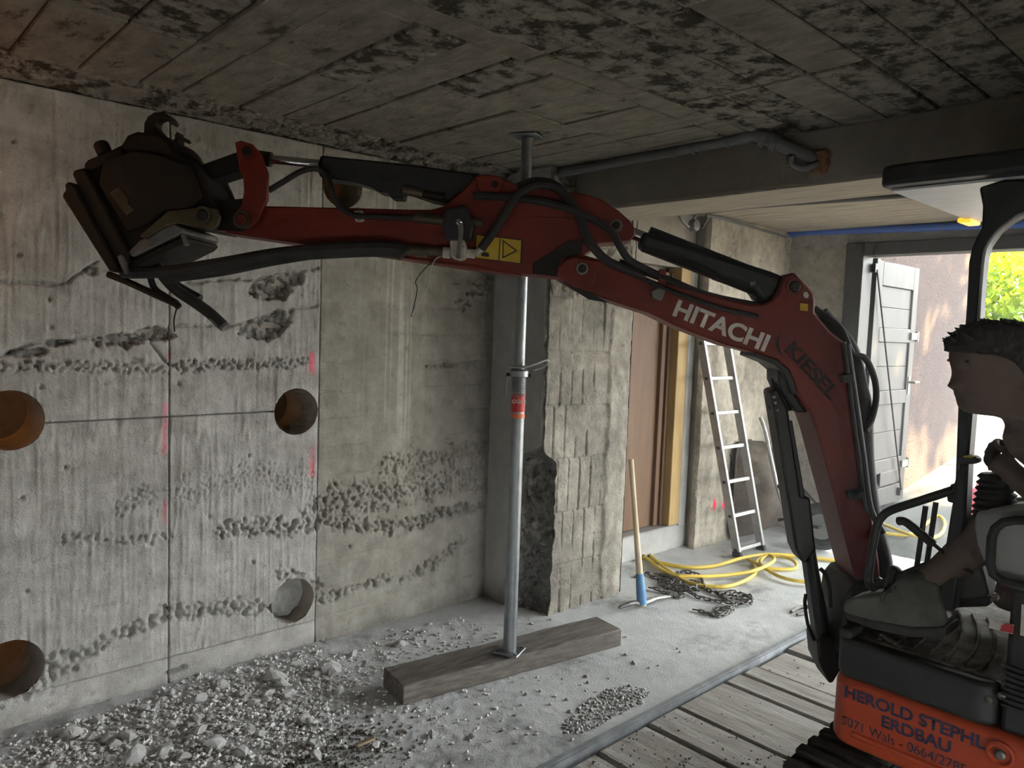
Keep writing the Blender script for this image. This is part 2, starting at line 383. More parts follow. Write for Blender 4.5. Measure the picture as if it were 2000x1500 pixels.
CRACKS = [[wl(0, 552), wl(60, 552), wl(90, 556), wl(130, 552), wl(160, 530), wl(190, 512)], [wl(0, 697), wl(40, 680), wl(80, 665), wl(130, 668), wl(210, 655)],
          [wl(330, 636), wl(400, 636), wl(440, 640), wl(480, 630), wl(560, 605), wl(622, 598)], [wl(360, 552), wl(440, 546), wl(500, 545), wl(560, 530), wl(622, 525)],
          [wl(295, 672), wl(310, 690), wl(328, 712)]]
POCKS = [wl(*p) for p in ((27, 276), (36, 498), (97, 585), (100, 640), (43, 973), (128, 914), (52, 1156), (418, 480), (410, 1010), (487, 890), (495, 1098), (497, 1042), (465, 1168), (683, 1068), (350, 750), (80, 757))]

def wall_height(X, Z, vertical):
    h = 0.004*(fbm(X*22, Z*14, 3)-0.5)+0.003*(fbm(X*110, Z*70, 5, 3)-0.5)
    if vertical:
        c = X+0.006*(fbm(X*3, Z*2.5, 8)-0.5); w = 0.118
        h = h+0.0036*(fbm(X*85, Z*4.5, 9, 3)-0.5)
        n_ = vnoise(X*34, Z*2.2, 91); h = h+0.0045*sstep(0.80, 1.0, 1-np.abs(2*n_-1))*sstep(0.35, 0.7, vnoise(X*5, Z*3.5, 92))
        n_ = vnoise(X*62+5, Z*3.1, 93); h = h+0.003*sstep(0.82, 1.0, 1-np.abs(2*n_-1))*sstep(0.4, 0.6, vnoise(X*4+9, Z*3, 94))
    else:
        c = Z+0.008*(fbm(X*2, Z*3, 8)-0.5)-0.015*(X-2.3); w = 0.145
        h = h+0.003*(fbm(X*6, Z*60, 9, 3)-0.5)
    i = np.floor(c/w); t = (c/w-i)*w; d = np.minimum(t, w-t)
    h = h+0.0028*(_hash(i, i*0+3, 2)-0.5)
    rid = sstep(0.45, 0.75, vnoise(X*7, Z*3, 21))
    h = h+(0.004*rid if vertical else -0.007*rid)*np.exp(-(d/0.005)**2)
    rag = fbm(X*20, Z*20, 31)-0.5
    nb_ = 0.006*(fbm(X*60, Z*60, 2, 2)-0.5)
    for pts, hw, st, sc in BANDS:
        d = polydist(X, Z, pts)/hw+2.2*rag
        if d.min() > 1.3: continue
        m = (1-sstep(0.6, 1.25, d))*st
        if m.max() <= 0: continue
        f = worley(X*sc, Z*sc, 4); peb = np.sqrt(np.clip(1-(f*1.55)**2, 0, 1))
        h = h*(1-m)+m*(-0.024+0.032*peb+nb_)
    nc1, nc2 = 1.3*(fbm(X*26, Z*26, 41)-0.5), 0.75+0.8*(fbm(X*45, Z*45, 17)-0.5)
    for cx, cz, rx, rz, dp in CAVS:
        d = np.hypot((X-cx)/rx, (Z-cz)/rz)+nc1
        m = 1-sstep(0.75, 1.15, d)
        h = h-m*dp*nc2
    jx, jz = X+0.012*(fbm(X*30, Z*30, 51)-0.5), Z+0.02*(fbm(X*35, Z*35, 52)-0.5)
    for pts in CRACKS:
        d = polydist(jx, jz, pts)
        h = h-0.022*np.exp(-(d/0.005)**2)
    for cx, cz in POCKS:
        h = h-0.02*np.exp(-(np.hypot(X-cx, Z-cz)/0.008)**2)
    return h
def wall_tint(X, Z):
    g = 0.92+0.30*(fbm(X*3, Z*2, 61)-0.5)+0.14*(fbm(X*45, Z*3, 62, 3)-0.5)+0.18*(fbm(X*14, Z*12, 63)-0.5)
    rag = fbm(X*20, Z*20, 31)-0.5
    for pts, hw, st, sc in BANDS:
        m = (1-sstep(0.6, 1.4, polydist(X, Z, pts)/hw+2.2*rag))*st
        g = g*(1-0.06*m)
    nc1 = 1.3*(fbm(X*26, Z*26, 41)-0.5)
    for cx, cz, rx, rz, dp in CAVS:
        d = np.hypot((X-cx)/rx, (Z-cz)/rz)+nc1
        g = g*(1-0.45*(1-sstep(0.75, 1.15, d)))
    t = np.stack([g, g, g], -1)
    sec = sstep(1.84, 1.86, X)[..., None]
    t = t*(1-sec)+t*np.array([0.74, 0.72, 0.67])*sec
    damp = sec[..., 0]*sstep(2.35, 2.6, X+0.3*(fbm(X*5, Z*4, 66)-0.5))  # damp is shade painted into the tint towards the block's right end
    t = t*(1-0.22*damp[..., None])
    drip = sec[..., 0]*np.exp(-((X-2.28)/0.16)**2)*sstep(0.56, 0.72, vnoise(X*90, Z*0.8, 71))*sstep(0.9, 1.3, Z)
    t = t+(drip*0.34)[..., None]
    for x0, y0, y1, wd, st in ((609, 690, 925, 0.016, 1.0), (322, 790, 1030, 0.010, 0.7), (330, 690, 700, 0.01, 0.4)):
        a, b = wl(x0, y0), wl(x0, y1)
        d = polydist(X, Z, [a, b])/wd+1.6*(fbm(X*60, Z*40, 81)-0.5)
        m = ((1-sstep(0.4, 1.3, d))*st*sstep(0.36, 0.62, fbm(X*25, Z*9, 82)))[..., None]
        t = t*(1-m)+np.array([1.75, 0.42, 0.62])*m
    return np.clip(t, 0.02, 3)

wall = struct(empty('wall_left'), 'board-marked concrete wall with saw cuts and round core holes', 'wall')
XC = [0.0, 1.131, 1.845, 2.99]
GAP = 0.0035
def wall_panel(x0, x1, z0, z1, vertical, du):
    hs = [(cx-x0, cz-z0, r) for cx, cz, r in HOLES if x0-r < cx < x1+r and z0-r < cz < z1+r]
    relief('wall_panel', (x0, WY, z0), (1, 0, 0), (0, 0, 1), (0, -1, 0), x1-x0, z1-z0, du,
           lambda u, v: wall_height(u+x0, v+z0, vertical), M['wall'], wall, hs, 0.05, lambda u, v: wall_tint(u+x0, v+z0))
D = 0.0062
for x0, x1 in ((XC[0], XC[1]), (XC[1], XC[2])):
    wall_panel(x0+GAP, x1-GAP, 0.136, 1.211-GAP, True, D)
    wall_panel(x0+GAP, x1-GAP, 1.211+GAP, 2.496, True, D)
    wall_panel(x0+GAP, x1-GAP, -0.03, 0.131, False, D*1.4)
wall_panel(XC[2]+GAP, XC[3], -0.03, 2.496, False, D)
wall_panel(KX, -GAP, -0.03, 2.496, True, 0.03)
# core of the wall and the drilled shafts
hs = [(cx-KX, cz+0.05, r+0.004) for cx, cz, r in HOLES]
relief('wall_core', (KX, WY+0.045, -0.05), (1, 0, 0), (0, 0, 1), (0, -1, 0), FX+0.3-KX, 2.65, 0.03, lambda u, v: u*0, M['core_c'], wall, hs, 0.0, None)
for cx, cz, r in HOLES:
    mb = MB(); n = 40; vs_ = []
    for y in (WY+0.002, WY+0.10, WY+0.33):
        for k in range(n):
            a = 2*math.pi*k/n; rr = r*(1+0.012*math.sin(3*a+y*30)); vs_.append((cx+rr*math.cos(a), y, cz+rr*math.sin(a)))
    mb.add(vs_, [(i*n+k, (i+1)*n+k, (i+1)*n+(k+1) % n, i*n+(k+1) % n) for i in range(2) for k in range(n)])
    mb.build('core_shaft', M['core_c'], wall, normals=False)
# the lower right hole is blocked by rubble a hand's depth in
relief('hole_plug', (1.722-0.12, WY+0.10, 0.262-0.12), (1, 0, 0), (0, 0, 1), (0, -1, 0), 0.24, 0.24, 0.008, lambda u, v: 0.05*(fbm(u*16, v*16, 3)-0.5)-0.1*u+0.03*(fbm(u*50, v*50, 4)-0.5), M['smooth_c'], wall, (), 0.0, None)
# rough band between the saw cut and the ceiling boards
def band_h(u, v):
    rag = fbm(u*9, v*20, 5)
    f = worley(u*38, v*38, 6); peb = np.sqrt(np.clip(1-(f*1.5)**2, 0, 1))
    m = sstep(0.42, 0.6, rag)
    return 0.008*(fbm(u*30, v*30, 7)-0.5)+m*(0.016*peb-0.008)
relief('rough_band', (KX, WY+0.02, 2.502), (1, 0, 0), (0, -0.985, 0.17), (0, -0.17, -0.985), 2.99-KX, 0.215, 0.0075, band_h, M['ceil'], wall, (), 0.03, None)
# the room behind the drilled wall
mb = MB().bx(KX, FX, WY+0.33, WY+2.6, -0.05, 2.6)
mb.f = [f for i, f in enumerate(mb.f) if i != 2]
adj = struct(mb.build('wall_next_room', M['core_c'], None), 'warm-lit room seen through the core holes')

# ------------------------------------------------------------------ wall pier under the beam
pier = struct(empty('wall_pier', (PX0, PY, 0)), 'concrete pier with broken lower corner behind the steel prop', 'pier')
PIER_Z = 2.54
def chip_f(Z): return 0.010+0.115*sstep(1.0, 0.90, Z)*(0.75+0.6*(fbm(Z*8, Z*0+2, 3)-0.3))+0.014*(fbm(Z*26, Z*0, 4)-0.3)
def chip_s(Z): return 0.012+0.27*sstep(1.03, 0.88, Z)*(0.8+0.5*(fbm(Z*6, Z*0+5, 6)-0.4))+0.02*(fbm(Z*22, Z*0, 7)-0.3)
def pier_h(u, v):
    tier = np.floor((v+0.02*u)/0.31); c = u+_hash(tier, tier*0, 3)*0.1; w = 0.095
    i = np.floor(c/w); t = (c/w-i)*w; d = np.minimum(t, w-t)
    h = 0.006*(_hash(i, tier, 2)-0.5)+0.005*(fbm(u*26, v*22, 3)-0.5)+0.004*(fbm(u*80, v*60, 5, 3)-0.5)
    h = h-0.014*np.exp(-(d/0.0045)**2)*sstep(0.3, 0.55, vnoise(u*8, v*6, 4))
    tz = ((v+0.02*u)/0.31-tier)*0.31; dz = np.minimum(tz, 0.31-tz)
    h = h-0.010*np.exp(-(dz/0.006)**2)
    m = sstep(0.56, 0.70, fbm(u*5, v*9, 44))*0.7
    f = worley(u*75, v*75, 6); h = h*(1-m)+m*(0.009*np.sqrt(np.clip(1-(f*1.5)**2, 0, 1))-0.007)
    m = (1-sstep(0.5, 0.62, u+0.06*fbm(v*6, v*0, 5)))  # plastered strip near the free edge
    pl = sstep(0.53, 0.56, u+0.05*(fbm(v*7, u*0, 6)-0.5)); h = h*(1-pl)+pl*(0.012+0.014*(fbm(u*18, v*14, 9)-0.5))
    top = sstep(1.80, 1.9, v+0.2*(fbm(u*9, v*9, 15)-0.5))
    h = h-top*(0.02+0.03*(fbm(u*30, v*30, 16)-0.5))
    rgt = sstep(0.0, 0.04, u-(PX1-PX0)+0.02+0.03*fbm(v*12, u*0, 17)); h = h-0.05*rgt
    return h
def pier_tint(u, v):
    g = 0.92+0.7*(fbm(u*5, v*4, 61)-0.5)+0.35*(fbm(u*30, v*24, 62)-0.5)
    t = np.stack([g, g*0.99, g*0.95], -1)
    pl = sstep(0.53, 0.56, u)[..., None]; t = t*(1+0.15*pl)
    return np.clip(t, 0.02, 2)
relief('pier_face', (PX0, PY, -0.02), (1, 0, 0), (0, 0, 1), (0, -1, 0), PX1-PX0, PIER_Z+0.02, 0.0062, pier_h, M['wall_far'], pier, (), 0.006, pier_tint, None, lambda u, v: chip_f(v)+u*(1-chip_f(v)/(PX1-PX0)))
def pside_h(u, v):
    h = 0.004*(fbm(u*14, v*6, 3)-0.5)+0.002*(fbm(u*60, v*60, 5)-0.5)
    return h
relief('pier_side', (PX0, PY, -0.02), (0, 1, 0), (0, 0, 1), (-1, 0, 0), WY-PY+0.02, PIER_Z+0.02, 0.012, pside_h, M['smooth_c'], pier, (), 0.006, None, None, lambda u, v: chip_s(v)+u*(1-chip_s(v)/(WY-PY+0.02)))
nz_, ns_ = 330, 30
zz_, ss_ = np.meshgrid(np.linspace(0, PIER_Z+0.02, nz_), np.linspace(0, 1, ns_), indexing='ij')
cf_, cs_ = chip_f(zz_), chip_s(zz_)
ax2, ay2 = PX0+cf_*ss_, PY+cs_*(1-ss_)
L_ = np.hypot(cf_, cs_); dep = (0.10*np.sin(math.pi*ss_)*L_+np.minimum(L_, 0.2)*np.sin(math.pi*ss_)**0.5*(0.30*(fbm(ss_*L_*22, zz_*22, 8)-0.3)+0.22*(fbm(ss_*L_*60, zz_*60, 9)-0.5)))
bx2, by2 = ax2+dep*cs_/L_, ay2+dep*cf_/L_
bk_ = MB(); bk_.v = list(zip(bx2.ravel().tolist(), by2.ravel().tolist(), (zz_-0.02).ravel().tolist()))
bk_.f = [(i*ns_+j, i*ns_+j+1, (i+1)*ns_+j+1, (i+1)*ns_+j) for i in range(nz_-1) for j in range(ns_-1)]
bk_.build('broken_corner', M['broken'], pier, smooth=60)
relief('pier_back_side', (PX1, PY, -0.02), (0, 1, 0), (0, 0, 1), (1, 0, 0), WY-PY+0.1, PIER_Z+0.02, 0.02, lambda u, v: 0.02*(fbm(u*12, v*12, 3)-0.5)-0.02*sstep(0.05, 0, u), M['wall_far'], pier, (), 0.05, lambda u, v: np.ones(u.shape+(3,))*0.9)
MB().bx(PX0+0.30, PX1-0.06, PY+0.20, WY+0.03, -0.02, PIER_Z).build('pier_core', M['core_c'], pier)

# ------------------------------------------------------------------ far part of the left wall, brown door, step
def far_h(u, v):
    h = 0.012*(fbm(u*9, v*5, 3)-0.5)+0.010*(fbm(u*30, v*14, 5)-0.5)
    tz = np.floor(v/0.42); t = (v/0.42-tz)*0.42; d = np.minimum(t, 0.42-t)
    h = h-0.008*np.exp(-(d/0.008)**2)*sstep(0.4, 0.6, vnoise(u*4, v*3, 9))
    m = sstep(0.56, 0.66, fbm(u*6, v*5, 44)); f = worley(u*30, v*30, 6)
    return h*(1-m)+m*(0.016*np.sqrt(np.clip(1-(f*1.5)**2, 0, 1))-0.012)
DOOR_X0, DOOR_X1 = 4.02, 4.92
def far_tint(u, v):
    g = 0.95+0.8*(fbm(u*3, v*2.2, 61)-0.5)+0.4*(fbm(u*25, v*8, 62)-0.5)
    t = np.stack([g, g*0.985, g*0.94], -1)
    X = u+DOOR_X1; Z = v
    for px_, py_ in ((1395, 986), (1413, 986), (1440, 982)):
        p = ony(px_, py_, SY); d = np.hypot((X-p.x), (Z-p.z)*0.6)
        m = (1-sstep(0.016, 0.03, d+0.02*(fbm(u*60, v*60, 5)-0.5)))[..., None]
        t = t*(1-m)+np.array([2.0, 0.12, 0.32])*m
    return np.clip(t, 0.02, 3)
wf = struct(empty('wall_side', (DOOR_X1, SY, 0)), 'rough concrete wall behind the ladder', 'wall')
relief('wall_face', (DOOR_X1, SY, 0.0), (1, 0, 0), (0, 0, 1), (0, -1, 0), FX-DOOR_X1+0.05, CEIL, 0.011, far_h, M['wall_side'], wf, (), 0.05, far_tint)
MB().bx(DOOR_X1+0.03, FX, SY+0.045, WY+0.04, 0, CEIL).build('wall_body', M['wall_plain'], wf)
MB().bx(PX1-0.1, DOOR_X0, WY-0.06, WY+0.04, 0, CEIL).build('wall_body', M['wall_plain'], wf)
MB().bx(DOOR_X0-0.02, DOOR_X1+0.04, WY-0.06, WY+0.04, 2.14, CEIL).build('door_head', M['wall_plain'], wf)
dr = struct(empty('door_1', (4.5, WY, 0.2)), 'brown wooden door in ochre frame behind the pier', 'door')
MB().bx(DOOR_X0+0.05, 4.66, WY+0.0, WY+0.04, 0.20, 2.10).build('door_panel', M['browndoor'], dr, 0.004)
MB().bx(4.62, 4.67, WY-0.03, WY+0.02, 0.20, 2.10).build('door_stile', M['browndoor'], dr, 0.006)
MB().bx(4.685, 4.715, WY-0.04, WY+0.02, 0.20, 2.10).build('rebate', M['browndoor'], dr, 0.003)
MB().bx(4.72, 4.845, WY-0.10, WY+0.02, 0.20, 2.14).build('door_jamb', M['ochre'], dr, 0.006)
MB().bx(DOOR_X0, DOOR_X0+0.05, WY-0.05, WY+0.02, 0.20, 2.14).build('door_jamb', M['ochre'], dr, 0.006)
MB().bx(4.845, 4.935, WY-0.10, WY+0.02, 0.18, 2.14).build('plaster_reveal', M['smooth_c'], dr, 0.004)
st = MB(); st.bx(DOOR_X0-0.05, 5.02, 3.30, WY+0.04, 0.0, 0.195)
struct(st.build('door_step', M['smooth_c'], None, 0.02), 'concrete step below the brown door', 'step')

# ------------------------------------------------------------------ far wall with gate opening
fwl = struct(empty('wall_far', (FX, OPEN_Y1, 0)), 'concrete end wall around the open gate', 'wall')
relief('wall_face', (FX, OPEN_Y1+0.14, 0), (0, 1, 0), (0, 0, 1), (-1, 0, 0), SY+0.1-OPEN_Y1-0.14, CEIL, 0.015, lambda u, v: far_h(u+3, v)*0.5, M['wall_side'], fwl, (), 0.05, lambda u, v: np.ones(u.shape+(3,))*0.95)
MB().bx(FX+0.03, FX+0.25, OPEN_Y1+0.14, SY+0.6, 0, CEIL).build('wall_body', M['wall_plain'], fwl)
MB().bx(FX, FX+0.25, OPEN_Y0-0.05, OPEN_Y1+0.14, OPEN_Z+0.10, CEIL).build('lintel', M['wall_plain'], fwl)
MB().bx(FX-0.02, FX+0.25, RY, OPEN_Y0, 0, CEIL).build('wall_body', M['wall_plain'], fwl)
gf = struct(empty('trim_1', (FX, OPEN_Y1, 0)), 'painted timber frame around the gate opening', 'frame')
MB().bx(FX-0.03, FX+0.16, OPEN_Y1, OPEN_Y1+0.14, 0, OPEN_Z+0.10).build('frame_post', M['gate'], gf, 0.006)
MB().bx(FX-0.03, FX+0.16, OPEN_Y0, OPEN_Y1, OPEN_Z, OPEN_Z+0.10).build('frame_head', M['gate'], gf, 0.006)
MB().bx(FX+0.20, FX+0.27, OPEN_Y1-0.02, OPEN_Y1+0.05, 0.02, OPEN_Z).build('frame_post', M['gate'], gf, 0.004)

# unseen right and back walls
rw = struct(empty('wall_right', (0, RY, 0)), 'plain concrete side wall', 'wall')
RO = (3.3, 5.9, 1.75)      # unseen side opening, added to let daylight onto floor and wall
RD = (-0.8, 1.4, 0.75)     # unseen low opening behind the camera, added to light rubble and side panel
MB().bx(KX, RD[0], RY-0.2, RY, 0, CEIL).build('wall_body', M['wall_plain'], rw)
MB().bx(RD[0], RD[1], RY-0.2, RY, RD[2], CEIL).build('lintel', M['wall_plain'], rw)
MB().bx(RD[1], RO[0], RY-0.2, RY, 0, CEIL).build('wall_body', M['wall_plain'], rw)
portal('added_low_portal', ((RD[0]+RD[1])/2, RY-0.22, RD[2]/2), (math.radians(-90), 0, 0), RD[1]-RD[0], RD[2])
MB().bx(RO[1], FX+0.2, RY-0.2, RY, 0, CEIL).build('wall_body', M['wall_plain'], rw)
MB().bx(RO[0], RO[1], RY-0.2, RY, RO[2], CEIL).build('lintel', M['wall_plain'], rw)
portal('added_side_portal', ((RO[0]+RO[1])/2, RY-0.22, RO[2]/2), (math.radians(-90), 0, 0), RO[1]-RO[0], RO[2])
kw = MB().bx(KX-0.2, KX, RY-0.2, WY+0.3, 0, CEIL)
struct(kw.build('wall_back', M['wall_plain'], None), 'plain concrete back wall', 'wall')

portal('gate_portal', (FX+0.3, (OPEN_Y0+OPEN_Y1)/2, OPEN_Z/2), (0, math.radians(90), 0), OPEN_Z, OPEN_Y1-OPEN_Y0)

# ------------------------------------------------------------------ floor: concrete slab, steel edge, plank deck
fl = struct(empty('floor'), 'dusty concrete floor with plank deck', 'floor')
def floor_h(u, v):
    X = u+KX; Y = v+EDGE_Y
    h = 0.006*(fbm(X*3, Y*3, 3)-0.5)+0.004*(fbm(X*25, Y*25, 5)-0.5)
    near = np.exp(-((WY-Y)/0.30)**2)
    h = h+0.018*near*(0.2+1.2*fbm(X*6, Y*6, 7))
    pile = sstep(2.0, 1.2, X)*np.exp(-((Y-2.85)/0.35)**2)
    h = h+pile*(0.03*fbm(X*5, Y*5, 8)+0.006*fbm(X*30, Y*30, 9)-0.01)
    spk = sstep(0.58, 0.75, fbm(X*40, Y*40, 11)); h = h+0.005*spk*sstep(2.9, 1.6, X)
    return h
relief('floor_slab', (KX, EDGE_Y, 0.0), (1, 0, 0), (0, 1, 0), (0, 0, 1), FX+0.3-KX, WY+0.1-EDGE_Y, 0.013, floor_h, M['floor'], fl, (), 0.06, None)
MB().bx(KX, FX+0.3, RY-0.2, WY+0.4, -0.3, -0.075).build('subfloor', M['smooth_c'], fl)
e = MB(); e.bx(KX, FX, EDGE_Y-0.012, EDGE_Y+0.004, -0.07, 0.008); e.bx(KX, FX, EDGE_Y, EDGE_Y+0.022, 0.004, 0.010)
e.build('edge_angle', M['steel_edge'], fl)
rnd = random.Random(5)
xs = [2.248-0.30*k for k in range(7, 0, -1)]+[2.248, 2.582, 2.80, 3.179, 3.33, 3.472, 3.779]+[3.779+0.27*k for k in range(1, 9)]
for a, b in zip(xs[:-1], xs[1:]):
    z = -0.012+rnd.uniform(-0.008, 0.006); g = 0.006+rnd.uniform(0, 0.010)
    u_ = np.linspace(0, 1, 2)
    y1 = EDGE_Y-0.025-rnd.uniform(0, 0.012)
    MB().bx(a+g, b-g, RY, y1, -0.07, z).build('plank', M['plank'], fl, 0.005)

# ------------------------------------------------------------------ ceiling: board-marked slab, beam
ce = struct(empty('ceiling', (0, 0, CEIL)), 'dark board-marked concrete ceiling', 'ceiling')
MB().bx(KX-0.2, FX+0.25, RY-0.2, WY+0.3, CEIL+0.028, CEIL+0.25).build('ceiling_slab', M['ceil'], ce)
def cboard(x0, x1, y0, y1, mat, jit=0.007, g=0.004):
    z = CEIL+rnd.uniform(-jit, jit*0.6)
    MB().bx(x0+g, x1-g, y0+g, y1-g, z, CEIL+0.03).build('ceiling_board', mat, ce, 0.004, 1)
fxs = [-2.6, -1.6, -1.0, -0.5, -0.1, 0.12, 0.33, 0.53, 0.74, 0.95, 1.11, 1.355, 1.54, 1.735, 1.93, 2.15, 2.42, 2.62, 2.80, 3.0, 3.18]
for i, (a, b) in enumerate(zip(fxs[:-1], fxs[1:])):
    sp = 2.60+rnd.uniform(-0.03, 0.03) if a < 1.7 else 2.35
    cboard(a, b, 1.93, sp, M['ceil'] if rnd.random() < 0.7 and a < 1.9 else M['ceil_b'])
    cboard(a, b, sp, 3.24, M['ceil'] if (rnd.random() < 0.45 and a < 1.5) else M['ceil_b'])
for a, b in ((-2.6, 0.3), (0.3, 1.78), (1.78, 3.18)): cboard(a, b, 1.81, 1.93, M['ceil_b'], 0.004)
nys = [1.81, 1.63, 1.46, 1.28, 1.09, 0.92, 0.74, 0.55, 0.36, 0.18, -0.02, -0.25]
nxs = [-0.4, 0.34, 1.06, 1.78, 2.50, 3.18]
for a, b in zip(nxs[:-1], nxs[1:]):
    for y1, y0 in zip(nys[:-1], nys[1:]): cboard(a, b, y0, y1, M['ceil'] if rnd.random() < 0.75 else M['ceil_b'], 0.006)
cboard(KX, -0.4, -0.25, 1.81, M['ceil']); cboard(KX, 3.18, RY, -0.25, M['ceil'])
x = BX1
while x < FX-0.05:
    w = rnd.uniform(0.10, 0.15); cboard(x, min(x+w, FX), -0.6, 1.75, M['ceil_c'], 0.005, 0.002); cboard(x, min(x+w, FX), 1.75, WY, M['ceil_c'], 0.005, 0.002); x += w
cboard(BX1, FX, RY, -0.6, M['ceil_c'])
bm_ = empty('ceiling_beam', ((BX0+BX1)/2, 0.5, BZ)); struct(bm_, 'dark concrete downstand beam crossing below the ceiling', 'beam')
relief('beam_face', (BX0, RY, BZ), (0, 1, 0), (0, 0, 1), (-1, 0, 0), PY+0.3-RY, CEIL-BZ+0.01, 0.02, lambda u, v: 0.004*(fbm(u*8, v*8, 3)-0.5), M['beam'], bm_, (), 0.02, None)
MB().bx(BX0+0.01, BX1, RY, WY, BZ, CEIL+0.03).build('beam_body', M['beam'], bm_, 0.01)
MB().bx(BX0+0.0, BX1-0.0, RY, WY, BZ-0.004, BZ+0.004).build('beam_soffit', M['ceil_c'], bm_)

# ------------------------------------------------------------------ outside: ramp, pink rendered wall, gate leaf, hedge
gr = MB()
pts = [(FX+0.2, ramp_z(FX+0.2)), (12, ramp_z(12)), (40, ramp_z(12)+0.5)]
for (xa, za), (xb, zb) in zip(pts[:-1], pts[1:]):
    gr.add([(xa, -40, za), (xb, -40, zb), (xb, 30, zb), (xa, 30, za)], [(0, 1, 2, 3)])
gr.add([(FX-0.02, OPEN_Y0, 0.0), (FX+0.2, OPEN_Y0, ramp_z(FX+0.2)), (FX+0.2, OPEN_Y1+0.1, ramp_z(FX+0.2)), (FX-0.02, OPEN_Y1+0.1, 0.0)], [(0, 1, 2, 3)])
gr.add([(-30, -40, -0.02), (FX+0.2, -40, 0.03), (FX+0.2, RY, 0.03), (-30, RY, -0.02)], [(0, 1, 2, 3)])
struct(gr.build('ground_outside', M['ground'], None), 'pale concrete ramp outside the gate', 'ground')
pw = MB(); pw.bx(FX+0.25, 9.2, 2.70, 2.95, 0, 4.2)
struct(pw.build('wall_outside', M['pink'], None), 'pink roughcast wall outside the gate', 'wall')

LX0, LX1, LY, LZ0, LZ1 = FX+0.22, 7.30, 2.60, 0.22, 2.31
gl = struct(empty('door_2', (LX0, LY, LZ0)), 'grey panelled gate leaf standing open outside', 'gate')
T = 0.03
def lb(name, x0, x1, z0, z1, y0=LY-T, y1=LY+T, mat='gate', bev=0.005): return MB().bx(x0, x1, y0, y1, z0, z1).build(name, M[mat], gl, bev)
lb('stile', LX0, LX0+0.14, LZ0, LZ1); lb('stile', LX1-0.11, LX1, LZ0, LZ1)
lb('top_rail', LX0+0.14, LX1-0.11, LZ1-0.20, LZ1)
zr = [ony(1740, 655, LY).z, ony(1740, 775, LY).z, ony(1740, 905, LY).z]
for z in zr: lb('rail', LX0+0.14, LX1-0.11, z-0.06, z+0.06)
lb('bottom_rail', LX0+0.14, LX1-0.11, LZ0, LZ0+0.16)
zz = [LZ0+0.16]+sorted(zr)+[LZ1-0.20]
for k in range(4):
    a = zz[k]+(0.06 if k > 0 else 0); b = zz[k+1]-(0.06 if k < 3 else 0)
    n = 2 if b-a > 0.3 else 1
    for j in range(n): lb('panel', LX0+0.14, LX1-0.11, a+(b-a)*j/n+0.002, a+(b-a)*(j+1)/n-0.002, LY-0.012, LY+0.012, bev=0.002)
lb('patch_board', LX0+0.35, LX1-0.16, LZ0+0.18, LZ0+0.30, LY-T-0.012, LY-T)
for z in (zr[0], zr[2]-0.01):
    hb = MB(); hb.bx(LX1-0.13, LX1+0.015, LY-T-0.02, LY-T, z-0.03, z+0.03); hb.cyl((LX1+0.02, LY-T-0.012, z-0.045), (LX1+0.02, LY-T-0.012, z+0.045), 0.016, 10)
    hb.build('hinge', M['steel'], gl)
hz = ony(1780, 745, LY).z
hd = MB(); hd.bx(LX1-0.09, LX1-0.05, LY-T-0.006, LY-T, hz-0.11, hz+0.05); hd.tube([(LX1-0.07, LY-T, hz), (LX1-0.07, LY-T-0.05, hz), (LX1+0.03, LY-T-0.05, hz)], 0.010, 8)
hd.build('handle', M['steel'], gl)
rod = MB(); a = ony(1713, 527, LY-T-0.03); b = ony(1760, 957, LY-T-0.03)
rod.tube([a, b], 0.007, 8); rod.bx(a.x-0.03, a.x+0.02, LY-T-0.03, LY-T, a.z-0.02, a.z+0.05); rod.bx(b.x-0.02, b.x+0.02, LY-T-0.03, LY-T, b.z-0.05, b.z+0.02)
rod.build('stay_rod', M['black'], gl)

# hedge and tree crowns beyond the yard (they also break the sunlight into flecks)
def foliage(name, mat, parent, n, fn, size, seed):
    r = np.random.RandomState(seed)
    c = fn(r, n); a = r.normal(size=(n, 3)); a /= np.linalg.norm(a, axis=1)[:, None]
    b = np.cross(a, r.normal(size=(n, 3))); b /= np.linalg.norm(b, axis=1)[:, None]
    s = size*(0.6+0.8*r.rand(n))[:, None]
    v = np.stack([c-a*s, c+b*s*0.5, c+a*s, c-b*s*0.5], 1).reshape(-1, 3)
    base = BASE[parent.name]; v = v-np.array(base)
    me = bpy.data.meshes.new(name); q = np.arange(4*n)
    me.vertices.add(4*n); me.vertices.foreach_set('co', v.ravel()); me.loops.add(4*n); me.loops.foreach_set('vertex_index', q)
    me.polygons.add(n); me.polygons.foreach_set('loop_start', np.arange(0, 4*n, 4)); me.polygons.foreach_set('loop_total', np.full(n, 4))
    me.update(calc_edges=True); me.materials.append(mat)
    o = bpy.data.objects.new(name, me); COL.objects.link(o); o.parent = parent; o['kind'] = 'stuff'; BASE[o.name] = base; return o
lf = M['leaf'].node_tree; _b = lf.nodes['Principled BSDF']
_tr = lf.nodes.new('ShaderNodeBsdfTranslucent'); _tr.inputs[0].default_value = (0.28, 0.36, 0.010, 1)
_ms = lf.nodes.new('ShaderNodeMixShader'); _ms.inputs[0].default_value = 0.5
lf.links.new(_b.outputs[0], _ms.inputs[1]); lf.links.new(_tr.outputs[0], _ms.inputs[2]); lf.links.new(_ms.outputs[0], lf.nodes['Material Output'].inputs[0])
hg = empty('hedge', (14.5, 2.0, ramp_z(12)))
tag(hg, 'tall sunlit green hedge beyond the gate', 'hedge')
foliage('foliage', M['leaf'], hg, 52000, lambda r, n: np.stack([14.2+1.9*r.rand(n)+0.5*np.sin(r.rand(n)*9), -0.5+10*r.rand(n), 0.6+2.7*r.rand(n)], 1), 0.065, 3)
